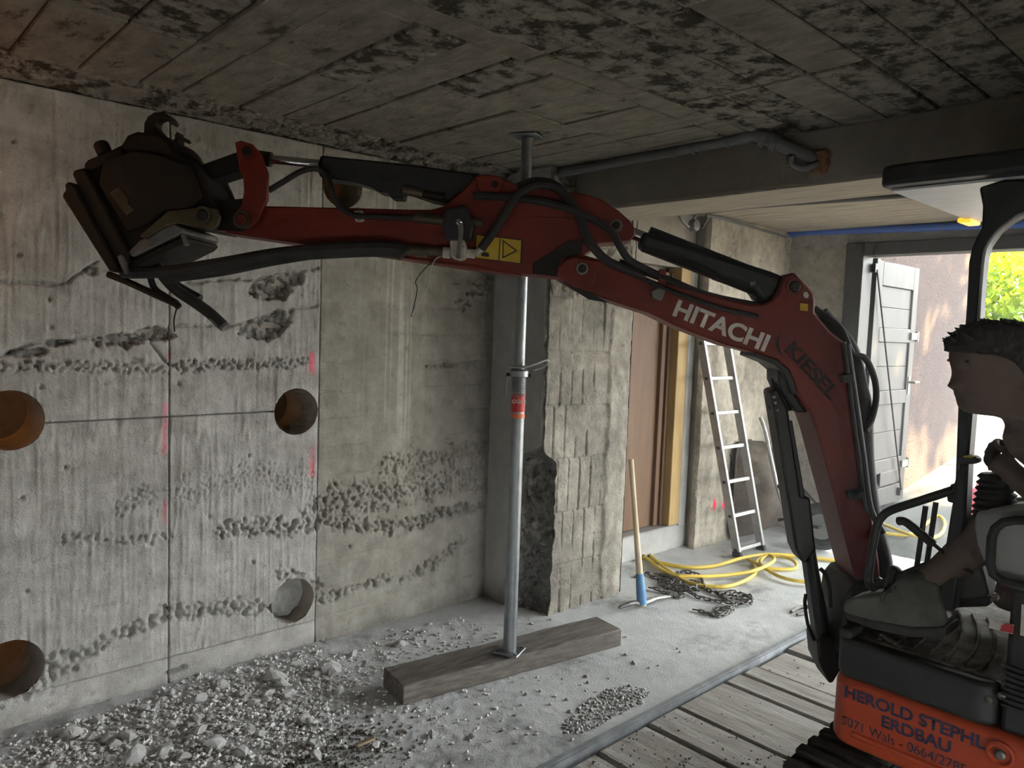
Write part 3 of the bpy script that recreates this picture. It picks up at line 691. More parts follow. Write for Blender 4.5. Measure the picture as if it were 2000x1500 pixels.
for y in range(0, 10, 2): MB().tube([(14.9, y, 0.5), (14.95, y+0.2, 2.5), (14.9, y+0.1, 3.1)], [0.06, 0.05, 0.03], 7).build('stem', M['browndoor'], hg)
for i, (tx, ty, tz, tr, nn) in enumerate(((9.2, 1.6, 5.7, 2.7, 3600), (11.2, -2.0, 5.9, 2.7, 3600), (7.0, -6.2, 5.4, 2.7, 6500), (9.3, -3.7, 4.9, 2.0, 5500))):  # last two trees are unseen, added to block sun from the floor
    tree = empty('tree', (tx, ty+4.5 if i == 0 else ty, ramp_z(tx)))
    tag(tree, ['leafy tree overhanging the ramp outside the gate', 'leafy tree shading the yard in front of the hedge', 'unseen leafy tree added to keep sun out of the side opening', 'unseen low leafy tree added to keep sun off the floor at the gate'][i], 'tree', 'yard trees')
    if i == 0: path = [(tx+1.5, ty+2.6, 0.4), (tx+1.4, ty+2.4, 3.0), (tx+0.8, ty+1.2, 4.9), (tx, ty, 5.8)]
    else: path = [(tx+1.2, ty-2.6, 0.3), (tx+1.1, ty-2.4, 2.6), (tx+0.6, ty-1.2, 4.6), (tx, ty, 5.8)]
    MB().tube(spline(path, 5), 0.11, 10).build('trunk', M['browndoor'], tree)
    def crown(r, n):
        d = r.normal(size=(130, 3)); d /= np.linalg.norm(d, axis=1)[:, None]
        cl_ = np.array([tx, ty, tz])+d*(np.array([tr, tr, 1.15])*r.rand(130)[:, None]**0.4)
        return cl_[r.randint(0, 130, n)]+r.normal(size=(n, 3))*0.19
    foliage('crown', M['leaf'], tree, nn, crown, 0.15, 11+i)
# ------------------------------------------------------------------ mini excavator
BO = Vector((2.72, 1.075, 0)); BU = Vector((-0.7071, 0.7071, 0)); BN = Vector((-0.7071, -0.7071, 0)); ZV = Vector((0, 0, 1))
def bp(x, y, off=0.0):
    """Point of the boom's own upright plane (shifted off metres towards its near side) on this line of sight."""
    d = Vector(ray(x, y)); c = Vector(CAM); q = BO+BN*off
    return c+d*((q-c).dot(BN)/d.dot(BN))
ex = empty('mini_excavator', (2.8, 0.45, 0))
tag(ex, 'red mini excavator reaching its long arm towards the left wall', 'excavator')
def plate(name, pts, off, thick, mat, parent=ex, bevel=0.005, smooth=35):
    return MB().prism([bp(x, y, off) for x, y in pts], -BN*thick).build(name, M[mat], parent, bevel, 2, smooth)
def bcyl(name, a, b, r, mat, parent=ex, off=0.0, n=24, r2=None, bevel=0):
    return MB().cyl(bp(*a, off), bp(*b, off), r, n, r2).build(name, M[mat], parent, bevel)
def bhose(name, pts, r, mat='rubber', parent=ex, off=0.0, n=10, sub=8):
    P = []
    for p in pts: P.append(bp(p[0], p[1], p[2] if len(p) > 2 else off))
    return MB().tube(spline(P, sub), r, n).build(name, M[mat], parent)
def pin(x, y, off, r, parent, ring='steel', core='rusty', h=0.012):
    a = bp(x, y, off)
    o = MB().lathe(a, BN, [(-0.005, r), (h*0.5, r), (h*0.7, r*0.96), (h*0.7, r*0.68), (h*0.4, r*0.66)], 22).build('pin_ring', M[ring], parent)
    MB().lathe(a, BN, [(-0.005, r*0.62), (h*0.9, r*0.62), (h*1.2, r*0.5)], 18).build('pin', M[core], parent)
    return o

# --- boom
BW = 0.095
boom_pts = [(1087, 540), (1090, 522), (1105, 505), (1125, 498), (1145, 499), (1209, 519), (1284, 550), (1318, 557), (1372, 570), (1420, 584), (1464, 594), (1488, 594),
            (1508, 587), (1521, 571), (1528, 552), (1535, 538), (1551, 531), (1590, 572), (1593, 587), (1592, 611), (1624, 649), (1650, 668), (1664, 690), (1674, 770), (1690, 880),
            (1704, 1000), (1718, 1100), (1722, 1160), (1705, 1185), (1688, 1175), (1680, 1163), (1656, 1072), (1632, 976), (1616, 918), (1597, 846), (1583, 806), (1570, 790), (1556, 768), (1548, 742),
            (1538, 722), (1517, 704), (1482, 691), (1420, 675), (1369, 656), (1318, 636), (1270, 612), (1182, 584), (1124, 563)]
boom = plate('boom', boom_pts, BW, 2*BW, 'red', ex, 0.008)
plate('underside_seam', [(1476, 689), (1517, 703), (1539, 722), (1549, 742), (1557, 770), (1547, 770), (1539, 745), (1531, 728), (1512, 712), (1474, 697)], BW+0.004, 2*BW+0.008, 'black', boom, 0.002)
# tip boss of the boom
tip = plate('tip_boss', [(1092, 520), (1104, 506), (1122, 500), (1160, 508), (1165, 545), (1150, 570), (1120, 560), (1098, 545)], BW+0.012, 0.02, 'red', boom, 0.006)
plate('wear_plate', [(1096, 548), (1124, 556), (1160, 575), (1190, 592), (1150, 585), (1118, 565)], BW+0.003, 0.004, 'black', boom, 0.001)
pin(1137, 525, BW+0.014, 0.021, boom)
pin(1551, 560, BW, 0.030, boom, 'red', 'black')
plate('lug_hole_daylight', [(1571, 570), (1577, 570), (1580, 576), (1578, 582), (1572, 582), (1569, 576)], BW+0.003, 0.004, 'dirtywhite', boom, 0.001)  # pale plate painted for the bright view through the lug
plate('lug_sticker', [(1563, 592), (1578, 594), (1578, 608), (1563, 606)], BW+0.002, 0.002, 'yellow', boom, 0)
# steel pipes and clamps along the boom
bhose('pipe', [(1209, 519, 0.09), (1250, 540, 0.10), (1290, 560, 0.11), (1400, 600, 0.11), (1480, 618, 0.11)], 0.008, 'black', boom)
bhose('pipe', [(1209, 513, 0.07), (1290, 541, 0.08), (1380, 577, 0.08), (1480, 598, 0.07)], 0.014, 'rubber', boom)
bhose('pipe', [(1655, 672, 0.105), (1668, 760, 0.105), (1685, 880, 0.105), (1700, 990, 0.105), (1725, 1040, 0.105)], 0.010, 'blackpl', boom)
bhose('pipe', [(1648, 668, 0.108), (1660, 760, 0.108), (1676, 880, 0.108), (1690, 985, 0.108), (1700, 1000, 0.108)], 0.007, 'blackpl', boom)
plate('clamp', [(1272, 568), (1288, 562), (1300, 566), (1292, 588), (1275, 583)], BW+0.02, 0.03, 'steel', boom, 0.003)
plate('clamp_bracket', [(1288, 525), (1302, 528), (1298, 562), (1286, 560)], BW+0.005, 0.02, 'red', boom, 0.003)
plate('clamp', [(1645, 733), (1668, 729), (1670, 744), (1648, 748)], BW+0.025, 0.03, 'blackpl', boom, 0.003)
plate('clamp', [(1656, 961), (1690, 957), (1692, 974), (1660, 977)], BW+0.025, 0.03, 'blackpl', boom, 0.003)
bhose('side_hose', [(1590, 602, 0.04), (1640, 640, 0.05), (1665, 690, 0.05), (1690, 700, 0.04), (1708, 740, 0.02), (1711, 780, 0.02), (1702, 820, 0.03), (1690, 842, 0.05)], 0.011, 'rubber', boom)
bhose('hose_bundle', [(1600, 615, 0.0), (1655, 680, 0.0), (1676, 760, 0.0), (1684, 800, -0.01), (1688, 900, -0.02), (1700, 1000, -0.02), (1722, 1090, -0.03), (1726, 1140, -0.03)], 0.034, 'rubber', boom, 0, 12)

# --- lettering
def text_part(name, txt, org, ex_, ey_, nrm, size, mat, parent, bold=0.0, sx=1.0, shear=0.0):
    cu = bpy.data.curves.new(name, 'FONT'); cu.body = txt; cu.size = 1.0; cu.offset = bold; cu.extrude = 0.0; cu.shear = shear
    to = bpy.data.objects.new(name+'_tmp', cu); COL.objects.link(to)
    bpy.context.view_layer.update()
    dg = bpy.context.evaluated_depsgraph_get(); me = bpy.data.meshes.new_from_object(to.evaluated_get(dg))
    bpy.data.objects.remove(to); bpy.data.curves.remove(cu)
    base = BASE[parent.name]; ex_ = Vector(ex_).normalized(); ey_ = Vector(ey_).normalized(); nrm = Vector(nrm).normalized(); cap = 0.70
    for v in me.vertices:
        p = Vector(org)+ex_*(v.co.x*size/cap*sx)+ey_*(v.co.y*size/cap)+nrm*0.0016
        v.co = p-base
    me.materials.clear(); me.materials.append(M[mat]); me.name = name
    o = bpy.data.objects.new(name, me); COL.objects.link(o); o.parent = parent; BASE[o.name] = base; return o
def text_width(txt):
    cu = bpy.data.curves.new('w', 'FONT'); cu.body = txt; to = bpy.data.objects.new('w', cu); COL.objects.link(to); bpy.context.view_layer.update()
    w = to.dimensions.x; bpy.data.objects.remove(to); bpy.data.curves.remove(cu); return w
def btext(txt, a, b, height_px, mat, parent, off, bold, up=None):
    A, B = bp(*a, off), bp(*b, off); e = (B-A); L = e.length; e.normalize()
    upv = ZV-e*e.z; upv.normalize()
    if up is not None: upv = (bp(*up, off)-A).normalized()
    size = height_px*2.62/F_PX
    w = text_width(txt)*size/0.70
    return text_part('lettering', txt, A, e, upv, BN, size, mat, parent, bold, L/w)
btext('HITACHI', (1311, 614), (1488, 684), 31, 'white', boom, BW, 0.035)
btext('KIESEL', (1531, 682), (1618, 778), 25, 'kiesel', boom, BW, 0.03)
plate('crescent_mark', [(1526, 650), (1517, 660), (1515, 674), (1521, 688), (1534, 700), (1526, 688), (1521, 674), (1521, 660)], BW+0.0015, 0.001, 'kiesel', boom, 0)

# --- arm cylinder (boom top to arm tail)
ac = bcyl('arm_cylinder', (1262, 467), (1500, 560), 0.046, 'black', ex, 0.0)
plate('cylinder_guard', [(1257, 449), (1510, 530), (1535, 540), (1528, 560), (1515, 585), (1490, 592), (1482, 580), (1475, 566), (1445, 557), (1405, 543), (1376, 520), (1330, 505), (1250, 482)], 0.062, 0.124, 'black', ac, 0.02)
bcyl('piston_rod', (1225, 452), (1266, 468), 0.021, 'chrome', ac)
plate('weep_slot', [(1465, 552), (1475, 549), (1476, 555), (1467, 558)], 0.064, 0.003, 'steel', ac, 0)

# --- boom cylinder (upright, in front of the boom)
bc = plate('boom_cylinder', [(1505, 764), (1520, 758), (1540, 800), (1552, 880), (1565, 968), (1583, 972), (1588, 1015), (1594, 1072), (1575, 1102), (1566, 1098), (1554, 1072), (1532, 930), (1513, 812)], 0.05, 0.10, 'black', ex, 0.02)
bcyl('cylinder_top', (1528, 740), (1522, 800), 0.038, 'black', bc)
plate('top_bracket', [(1520, 712), (1534, 722), (1544, 744), (1552, 770), (1566, 792), (1578, 806), (1556, 806), (1534, 775), (1520, 745)], 0.07, 0.14, 'black', bc, 0.006)
bcyl('guide_tube', (1543, 822), (1568, 970), 0.007, 'blackpl', bc, 0.055)
plate('lower_barrel', [(1576, 1085), (1594, 1060), (1602, 1110), (1618, 1192), (1628, 1260), (1606, 1300), (1600, 1259)], 0.045, 0.09, 'black', bc, 0.02)
for p in ((1511, 775), (1514, 786), (1518, 800)): MB().lathe(bp(*p, 0.05), BN, [(0, 0.006), (0.006, 0.006), (0.008, 0.004)], 10).build('bolt', M['steel'], bc)
plate('foot_lug', [(1596, 1252), (1610, 1240), (1640, 1250), (1648, 1300), (1628, 1334), (1620, 1336), (1600, 1294)], 0.06, 0.12, 'black', bc, 0.012)
bhose('feed_line', [(1601, 1110, 0.06), (1612, 1122, 0.07), (1620, 1150, 0.07), (1622, 1185, 0.06)], 0.007, 'rubber', bc)
bhose('feed_line', [(1574, 1160, 0.05), (1572, 1180, 0.06), (1578, 1220, 0.06), (1590, 1250, 0.05)], 0.006, 'rubber', bc)
# boom foot bracket
ft = plate('swing_bracket', [(1655, 1160), (1672, 1138), (1728, 1130), (1745, 1180), (1740, 1250), (1690, 1262), (1665, 1262), (1650, 1285), (1640, 1275), (1650, 1200)], 0.12, 0.24, 'black', ex, 0.02)
MB().cyl((2.72, 1.06, 0.36), (2.72, 1.06, 0.60), 0.07, 20).build('king_post', M['black'], ft)
pin(1697, 1172, 0.12, 0.040, ft, 'black', 'rusty')

# --- arm
AW = 0.075
arm_pts = [(398, 430), (412, 398), (440, 390), (474, 387), (520, 402), (600, 404), (700, 406), (800, 409), (842, 409), (868, 402), (900, 375), (922, 352), (930, 341), (952, 340), (976, 345), (1006, 358), (1036, 363), (1067, 370), (1116, 375),
           (1142, 378), (1175, 389), (1208, 411), (1230, 430), (1241, 447), (1241, 458), (1234, 468), (1217, 471), (1171, 474), (1142, 497), (1150, 530), (1125, 552), (1095, 542), (1018, 534), (900, 516), (791, 500), (644, 480), (600, 475), (520, 464), (440, 452), (405, 448)]
arm = plate('arm', arm_pts, AW, 2*AW, 'red', ex, 0.006)
plate('underside_wear_strip', [(440, 451), (644, 480), (1018, 534), (1018, 538), (644, 484), (440, 455)], AW-0.004, 2*AW-0.008, 'red', arm, 0)
plate('arm_tip_wear', [(398, 430), (412, 398), (440, 390), (474, 388), (500, 398), (497, 440), (470, 452), (405, 448)], AW+0.003, 0.004, 'rusty', arm, 0.001)
plate('weld_line', [(870, 419), (1110, 426), (1110, 428), (870, 421)], AW+0.003, 0.004, 'red', arm, 0)
plate('pivot_shadow_plate', [(1040, 515), (1080, 490), (1110, 470), (1140, 470), (1135, 495), (1095, 505), (1090, 540), (1040, 534)], AW+0.003, 0.004, 'rusty', arm, 0.001)  # thin dark plate standing in for the shade around the pivot
pin(967, 361, AW, 0.020, arm)
pin(1203, 441, AW, 0.022, arm)
plate('cylinder_ear', [(927, 345), (950, 340), (976, 345), (985, 352), (975, 378), (935, 375)], AW+0.012, 0.014, 'red', arm, 0.004)
wl_ = plate('warning_label', [(929, 457), (1021, 468), (1018, 516), (926, 504)], AW+0.002, 0.003, 'yellow', arm, 0)
plate('label_border', [(929, 457), (1021, 468), (1021, 470), (931, 459), (929, 503), (1016, 514), (1018, 470), (1021, 468), (1018, 516), (926, 504)], AW+0.003, 0.0008, 'ink', wl_, 0)
def tri_ring(pts, w):
    o = [Vector((*p, 0)) for p in pts]; c = sum(o, Vector())/3; out = []
    i = [c+(p-c)*w for p in o]
    for k in range(3):
        k2 = (k+1) % 3
        plate('triangle_mark', [tuple(o[k][:2]), tuple(o[k2][:2]), tuple(i[k2][:2]), tuple(i[k][:2])], AW+0.0032, 0.0008, 'ink', wl_, 0)
tri_ring([(982, 468), (1011, 490), (981, 505)], 0.78)
plate('label_line', [(976, 466), (978, 466), (975, 508), (973, 508)], AW+0.0032, 0.0008, 'ink', wl_, 0)
plate('figure_mark', [(940, 492), (955, 494), (955, 502), (940, 500)], AW+0.0032, 0.0008, 'ink', wl_, 0)
# small clamp on the arm
cp = plate('clamp', [(691, 411), (706, 410), (710, 414), (710, 430), (706, 433), (693, 432)], AW+0.022, 0.022, 'dirtywhite', arm, 0.004)
for y in (417, 427): MB().lathe(bp(701, y, AW+0.022), BN, [(0, 0.007), (0.005, 0.007), (0.006, 0.003)], 12).build('bolt', M['steel'], cp)

# --- bucket cylinder on top of the arm
bk = bcyl('bucket_cylinder', (628, 325), (935, 360), 0.036, 'black', ex)
plate('cylinder_guard', [(626, 303), (700, 310), (800, 320), (910, 336), (933, 341), (930, 376), (900, 378), (876, 397), (840, 390), (786, 371), (786, 386), (760, 385), (758, 376), (740, 374), (722, 364), (690, 354), (624, 346)], 0.05, 0.10, 'black', bk, 0.015)
bcyl('piston_rod', (500, 309), (632, 322), 0.0165, 'chrome', bk)
bcyl('rod_eye', (484, 305), (530, 312), 0.026, 'black', bk)
bcyl('fitting', (788, 371), (826, 379), 0.016, 'brass', bk, 0.055, 14)
bcyl('fitting', (826, 379), (870, 386), 0.012, 'rusty', bk, 0.055, 14)
# rocker links at the arm tip
lk_pts = [(458, 278), (470, 274), (492, 281), (508, 300), (522, 338), (521, 390), (502, 433), (484, 446), (458, 442), (455, 420), (472, 400), (476, 372), (474, 347), (467, 332), (462, 300)]
for off in (AW+0.035, -AW-0.013):
    lk = plate('rocker_link', lk_pts, off, 0.022, 'red', ex, 0.004)
    if off > 0:
        pin(484, 296, off, 0.026, lk, 'red', 'rusty'); pin(473, 429, off, 0.030, lk, 'brass', 'red')
lkb = plate('bucket_link', [(484, 284), (500, 296), (490, 318), (475, 330), (405, 352), (372, 362), (360, 345), (388, 322), (460, 297)], 0.055, 0.11, 'rusty', ex, 0.008)

# --- quick hitch at the arm end (dark box with hook, rails and base plate)
def c1(x, y): return (100+x*0.3067, 200+y*0.3067)
HB = 0.12
qh = plate('quick_hitch', [c1(*p) for p in ((795, 320), (860, 345), (925, 390), (980, 500), (1035, 640), (1072, 700), (1070, 745), (1040, 790), (1005, 808), (900, 790), (800, 770), (740, 800), (640, 860), (540, 910), (440, 965), (360, 900), (150, 530), (210, 395), (300, 335), (445, 265), (480, 205), (540, 182), (590, 188), (690, 190), (750, 245))], HB, 2*HB, 'rusty', ex, 0.012)
plate('rail', [c1(*p) for p in ((130, 460), (140, 430), (200, 415), (222, 430), (330, 640), (490, 960), (475, 1090), (440, 1070), (290, 800))], HB+0.03, 2*HB+0.06, 'rusty', qh, 0.008)
plate('rail', [c1(*p) for p in ((65, 600), (72, 575), (88, 560), (80, 520), (110, 500), (150, 530), (260, 740), (420, 1040), (410, 1085), (365, 1075))], HB+0.045, 2*HB+0.09, 'rusty', qh, 0.008)
plate('side_cover', [c1(*p) for p in ((330, 360), (520, 300), (700, 330), (880, 400), (960, 600), (880, 680), (720, 690), (600, 780), (480, 820), (300, 520))], HB+0.02, 0.02, 'rusty', qh, 0.008)
plate('worn_label', [c1(*p) for p in ((370, 575), (425, 540), (455, 570), (485, 610), (490, 650), (530, 685), (480, 720), (430, 660))], HB+0.022, 0.002, 'brass', qh, 0)
plate('pin_ear', [c1(*p) for p in ((560, 850), (640, 780), (740, 690), (830, 680), (980, 660), (1050, 680), (1075, 730), (1060, 780), (1010, 808), (900, 790), (800, 768), (720, 790), (600, 870))], HB+0.035, 0.018, 'brass', qh, 0.004)
pin(*c1(968, 718), HB+0.036, 0.030, qh, 'brass', 'black')
plate('base_plate', [c1(*p) for p in ((480, 960), (560, 880), (780, 770), (840, 800), (845, 830), (520, 985))], HB+0.02, 2*HB+0.04, 'steel', qh, 0.004)
plate('lower_plate', [c1(*p) for p in ((430, 970), (470, 985), (520, 1000), (840, 850), (860, 870), (830, 900), (500, 1060), (470, 1070))], HB+0.01, 2*HB+0.02, 'rusty', qh, 0.004)
plate('clip', [c1(*p) for p in ((822, 845), (838, 830), (868, 905), (845, 912))], HB+0.03, 0.02, 'steel', qh, 0.002)
plate('clip', [c1(*p) for p in ((418, 985), (440, 965), (488, 1085), (465, 1095))], HB+0.05, 0.02, 'steel', qh, 0.002)
plate('hook', [c1(*p) for p in ((585, 200), (590, 130), (612, 90), (650, 62), (700, 58), (745, 78), (775, 115), (772, 140), (758, 135), (735, 108), (700, 100), (672, 112), (660, 140), (668, 165), (740, 245), (690, 250), (600, 230))], 0.03, 0.05, 'rusty', qh, 0.01)
plate('shackle_tag', [c1(*p) for p in ((785, 200), (800, 200), (880, 240), (888, 258), (870, 262), (800, 228), (785, 228))], 0.03, 0.012, 'brass', qh, 0.003)
plate('spigot', [c1(*p) for p in ((795, 180), (800, 270), (780, 330), (740, 320), (760, 260), (785, 230))], 0.04, 0.06, 'rusty', qh, 0.004)
MB().lathe(bp(*c1(345, 330), 0.02), bp(*c1(310, 255), 0.02)-bp(*c1(345, 330), 0.02), [(0, 0.026), (0.036, 0.026), (0.044, 0.02)], 14).build('bolt', M['rusty'], qh)
plate('top_lug', [c1(*p) for p in ((205, 395), (230, 365), (300, 335), (380, 300), (450, 290), (450, 350), (240, 430), (215, 425))], HB+0.012, 2*HB+0.024, 'rusty', qh, 0.006)

# --- hoses, couplings and valve block on the arm
vb = plate('valve_block', [(868, 408), (912, 402), (925, 440), (920, 468), (870, 470), (862, 440)], AW+0.06, 0.06, 'black', ex, 0.006)
plate('lever', [(893, 432), (904, 432), (905, 450), (899, 505), (890, 505), (895, 455)], AW+0.075, 0.010, 'steel', vb, 0.003)
MB().lathe(bp(897, 434, AW+0.07), BN, [(0, 0.011), (0.012, 0.011), (0.017, 0.006)], 14).build('knob', M['chrome'], vb)
plate('ball_valve', [(877, 462), (906, 466), (911, 482), (909, 505), (897, 508), (880, 503)], AW+0.05, 0.05, 'dirtywhite', vb, 0.008)
plate('plug', [(899, 481), (909, 481), (909, 503), (898, 502)], AW+0.056, 0.02, 'dirtywhite', vb, 0.003)
bcyl('coupling', (811, 425), (868, 431), 0.017, 'brass', vb, AW+0.03, 16)
bcyl('coupling', (915, 433), (942, 437), 0.014, 'brass', vb, AW+0.03, 14)
for a, b, r, m in (((790, 488), (812, 490), 0.016, 'brass'), ((812, 490), (836, 491), 0.020, 'brass'), ((836, 491), (868, 493), 0.017, 'brass'), ((866, 493), (880, 494), 0.019, 'dirtywhite'), ((910, 494), (928, 496), 0.016, 'dirtywhite')):
    bcyl('coupling', a, b, r, m, vb, AW+0.025, 16)
bcyl('elbow', (928, 496), (942, 484), 0.012, 'dirtywhite', vb, AW+0.03, 12)
bhose('hose', [(940, 486, 0.11), (960, 458, 0.12), (985, 420, 0.12), (1010, 382, 0.11), (1045, 362, 0.10), (1085, 366, 0.10), (1115, 395, 0.11), (1135, 430, 0.12), (1150, 470, 0.13), (1180, 505, 0.12), (1212, 522, 0.10), (1260, 541, 0.10)], 0.015)
bhose('hose', [(925, 383, 0.09), (980, 385, 0.10), (1050, 393, 0.11), (1110, 408, 0.12), (1160, 430, 0.12), (1195, 452, 0.12), (1210, 480, 0.12), (1230, 508, 0.11), (1270, 530, 0.09), (1300, 545, 0.09)], 0.013)
bhose('hose', [(1010, 365, 0.07), (1040, 354, 0.07), (1075, 357, 0.07), (1105, 378, 0.08), (1122, 410, 0.09)], 0.013)
bhose('hose', [(525, 372, 0.06), (555, 354, 0.06), (590, 334, 0.06), (620, 330, 0.07), (640, 345, 0.08), (648, 370, 0.10), (660, 400, 0.10), (690, 420, 0.10), (730, 423, 0.10), (812, 426, 0.10)], 0.010)
bhose('hose', [(240, 533, 0.10), (330, 530, 0.12), (430, 515, 0.13), (540, 496, 0.13), (640, 487, 0.13), (740, 486, 0.12), (788, 490, 0.11)], 0.021)
bhose('hose', [(320, 542, 0.08), (430, 528, 0.11), (540, 506, 0.12), (640, 492, 0.12), (760, 487, 0.11)], 0.021)
bhose('hose_sleeve', [(600, 492, 0.125), (690, 487, 0.125), (750, 486, 0.12), (780, 489, 0.11), (790, 497, 0.11)], 0.028)
bhose('hose', [(212, 536, 0.08), (250, 551, 0.09), (300, 574, 0.09), (340, 592, 0.09), (350, 600, 0.09)], 0.012, 'rusty')
bhose('hose', [(290, 520, 0.05), (300, 560, 0.06), (325, 580, 0.08), (345, 592, 0.09)], 0.011)
bhose('hose', [(300, 500, 0.02), (320, 540, 0.04), (345, 566, 0.05), (380, 590, 0.05), (410, 612, 0.05), (436, 636, 0.05)], 0.020)
bcyl('hose_end', (418, 620), (440, 640), 0.019, 'steel', ex, 0.05, 14)
bhose('hose', [(300, 490, -0.05), (318, 525, -0.03), (335, 552, 0.0), (390, 585, 0.02)], 0.018)
bhose('wire', [(345, 602, 0.09), (340, 625, 0.09), (341, 648, 0.09)], 0.0025, 'rusty')
bhose('wire', [(866, 498, 0.11), (850, 508, 0.10), (838, 535, 0.10), (836, 560, 0.10), (820, 585, 0.10), (805, 615, 0.10)], 0.0018, 'dirtywhite')
bhose('wire', [(850, 505, 0.10), (825, 530, 0.10), (812, 550, 0.10), (815, 565, 0.10), (808, 600, 0.10), (803, 618, 0.10)], 0.0018, 'rubber')

# --- upper structure: orange side panel, black skirt, floor, seat box
UX0, UX1, UY0, UY1 = 2.30, 3.30, -0.55, 0.985
def footprint(inset, r, y0=UY0, y1=UY1, n=6, x0=UX0, x1=UX1):
    x0 += inset; x1 -= inset; y0 += inset; y1 -= inset; pts = []
    for cx, cy, a0 in ((x1-r, y1-r, 0), (x0+r, y1-r, 90), (x0+r, y0+r, 180), (x1-r, y0+r, 270)):
        for k in range(n+1):
            a = math.radians(a0+90*k/n); pts.append((cx+r*math.cos(a), cy+r*math.sin(a)))
    return pts
sp = MB().prism([(x, y, 0.405) for x, y in footprint(0, 0.07)], (0, 0, 0.215)).build('side_panel', M['orange'], ex, 0.028, 4)
g = MB()
g.tube([(UX0+0.002, 0.90, 0.455), (UX0+0.002, 0.50, 0.455), (UX0+0.002, 0.1, 0.455)], 0.012, 10); g.build('pressed_rib', M['orange'], sp)
bz = onx(1955, 1472, UX0)
MB().lathe((UX0-0.004, bz.y, bz.z), (-1, 0, 0), [(-0.01, 0.034), (0.004, 0.034), (0.006, 0.028), (-0.002, 0.022)], 24).build('bolt_recess', M['orange'], sp)
MB().lathe((UX0-0.004, bz.y, bz.z), (-1, 0, 0), [(-0.01, 0.013), (0.008, 0.013), (0.012, 0.008)], 16).build('bolt', M['steel'], sp)
def ptext(txt, a, b, size, mat, bold):
    A, B = onx(*a, UX0), onx(*b, UX0); L = (B-A).length; w = text_width(txt)*size/0.70
    text_part('lettering', txt, A, (0, -1, 0), (0, 0, 1), (-1, 0, 0), size, mat, sp, bold, L/w)
ptext('HEROLD STEPHL', (1648, 1359), (1921, 1459), 0.034, 'blueink', 0.03)
ptext('ERDBAU', (1720, 1417), (1853, 1466), 0.034, 'blueink', 0.03)
ptext('5071 Wals - 0664/2785', (1643, 1413), (1886, 1500), 0.028, 'blueink', 0.0)
sk = MB().prism([(x, y, 0.62) for x, y in footprint(0.004, 0.06, y0=0.53)], (0, 0, 0.118)).build('skirt', M['blackpl'], ex, 0.014, 3)
MB().bx(UX0+0.05, UX1-0.05, 0.50, 0.955, 0.70, 0.7425).build('floor_mat', M['matmud'], ex, 0.004)
for k in range(7):
    y = 0.60+k*0.045
    MB().tube(spline([(UX0+0.07, y, 0.744), (UX0+0.22, y+0.01, 0.744), (UX0+0.40, y+0.05, 0.744), (UX0+0.55, y+0.11, 0.744)], 5), 0.006, 6).build('mat_rib', M['matmud'], ex)
ps = [onx(1652, 1244, UX0+0.03), onx(1672, 1236, UX0+0.03)]
MB().bx(UX0+0.01, UX0+0.10, 0.93, 0.972, 0.735, 0.765).build('toe_lip', M['blackpl'], ex, 0.01)
sb = MB().bx(UX0+0.015, UX1-0.02, UY0+0.02, 0.53, 0.62, 1.02).build('seat_box', M['blackpl'], ex, 0.015)
bx_ = UX0+0.015
def sbq(name, pts, mat, th=0.003, off=0.0):
    return MB().prism([onx(x, y, bx_-off) for x, y in pts], (-th, 0, 0)).build(name, M[mat], sb, 0)
for k in range(8): sbq('louvre', [(1957, 1294+k*11), (2030, 1318+k*11), (2030, 1323+k*11), (1957, 1299+k*11)], 'black', 0.01)
st_ = sbq('sticker', [(1933, 1209), (1981, 1220), (1979, 1238), (1932, 1226)], 'white')
sbq('sticker_print', [(1954, 1229), (1957, 1221), (1966, 1217), (1976, 1220), (1981, 1224), (1979, 1237), (1954, 1232)], 'stickerred', 0.002, 0.003)
sbq('sticker', [(1996, 1180), (2030, 1188), (2030, 1250), (1993, 1240)], 'white')
for p in ((1945, 1165), (1931, 1366), (1957, 1359)):
    q = onx(*p, bx_); MB().lathe(q, (-1, 0, 0), [(0, 0.010), (0.005, 0.010), (0.008, 0.005)], 14).build('bolt', M['steel'], sb)
# seat side console and armrest loop
cons = MB().prism([onx(x, y, UX0+0.03) for x, y in ((1903, 1000), (1901, 1030), (1906, 1065), (1918, 1095), (1940, 1120), (1975, 1140), (2080, 1165), (2080, 985), (1990, 985))], (0.10, 0, 0)).build('seat_side', M['seatgrey'], ex, 0.015)
MB().tube([onx(x, y, UX0+0.0) for x, y in ((2080, 1018), (1985, 1016), (1960, 1020), (1944, 1032), (1937, 1050), (1934, 1100), (1940, 1122), (1956, 1134), (2000, 1146), (2080, 1165))], 0.012, 10).build('armrest_loop', M['blackpl'], cons)
MB().bx(UX0+0.18, UX1-0.25, -0.30, 0.32, 1.02, 1.14).build('seat_cushion', M['rubber'], ex, 0.04, 4)
MB().bx(UX0+0.20, UX1-0.27, -0.42, -0.30, 1.05, 1.62).build('seat_back', M['rubber'], ex, 0.04, 4)
MB().bx(UX0+0.06, UX1-0.04, UY0+0.02, -0.42, 0.62, 1.15).build('engine_hood', M['orange'], ex, 0.04, 4)

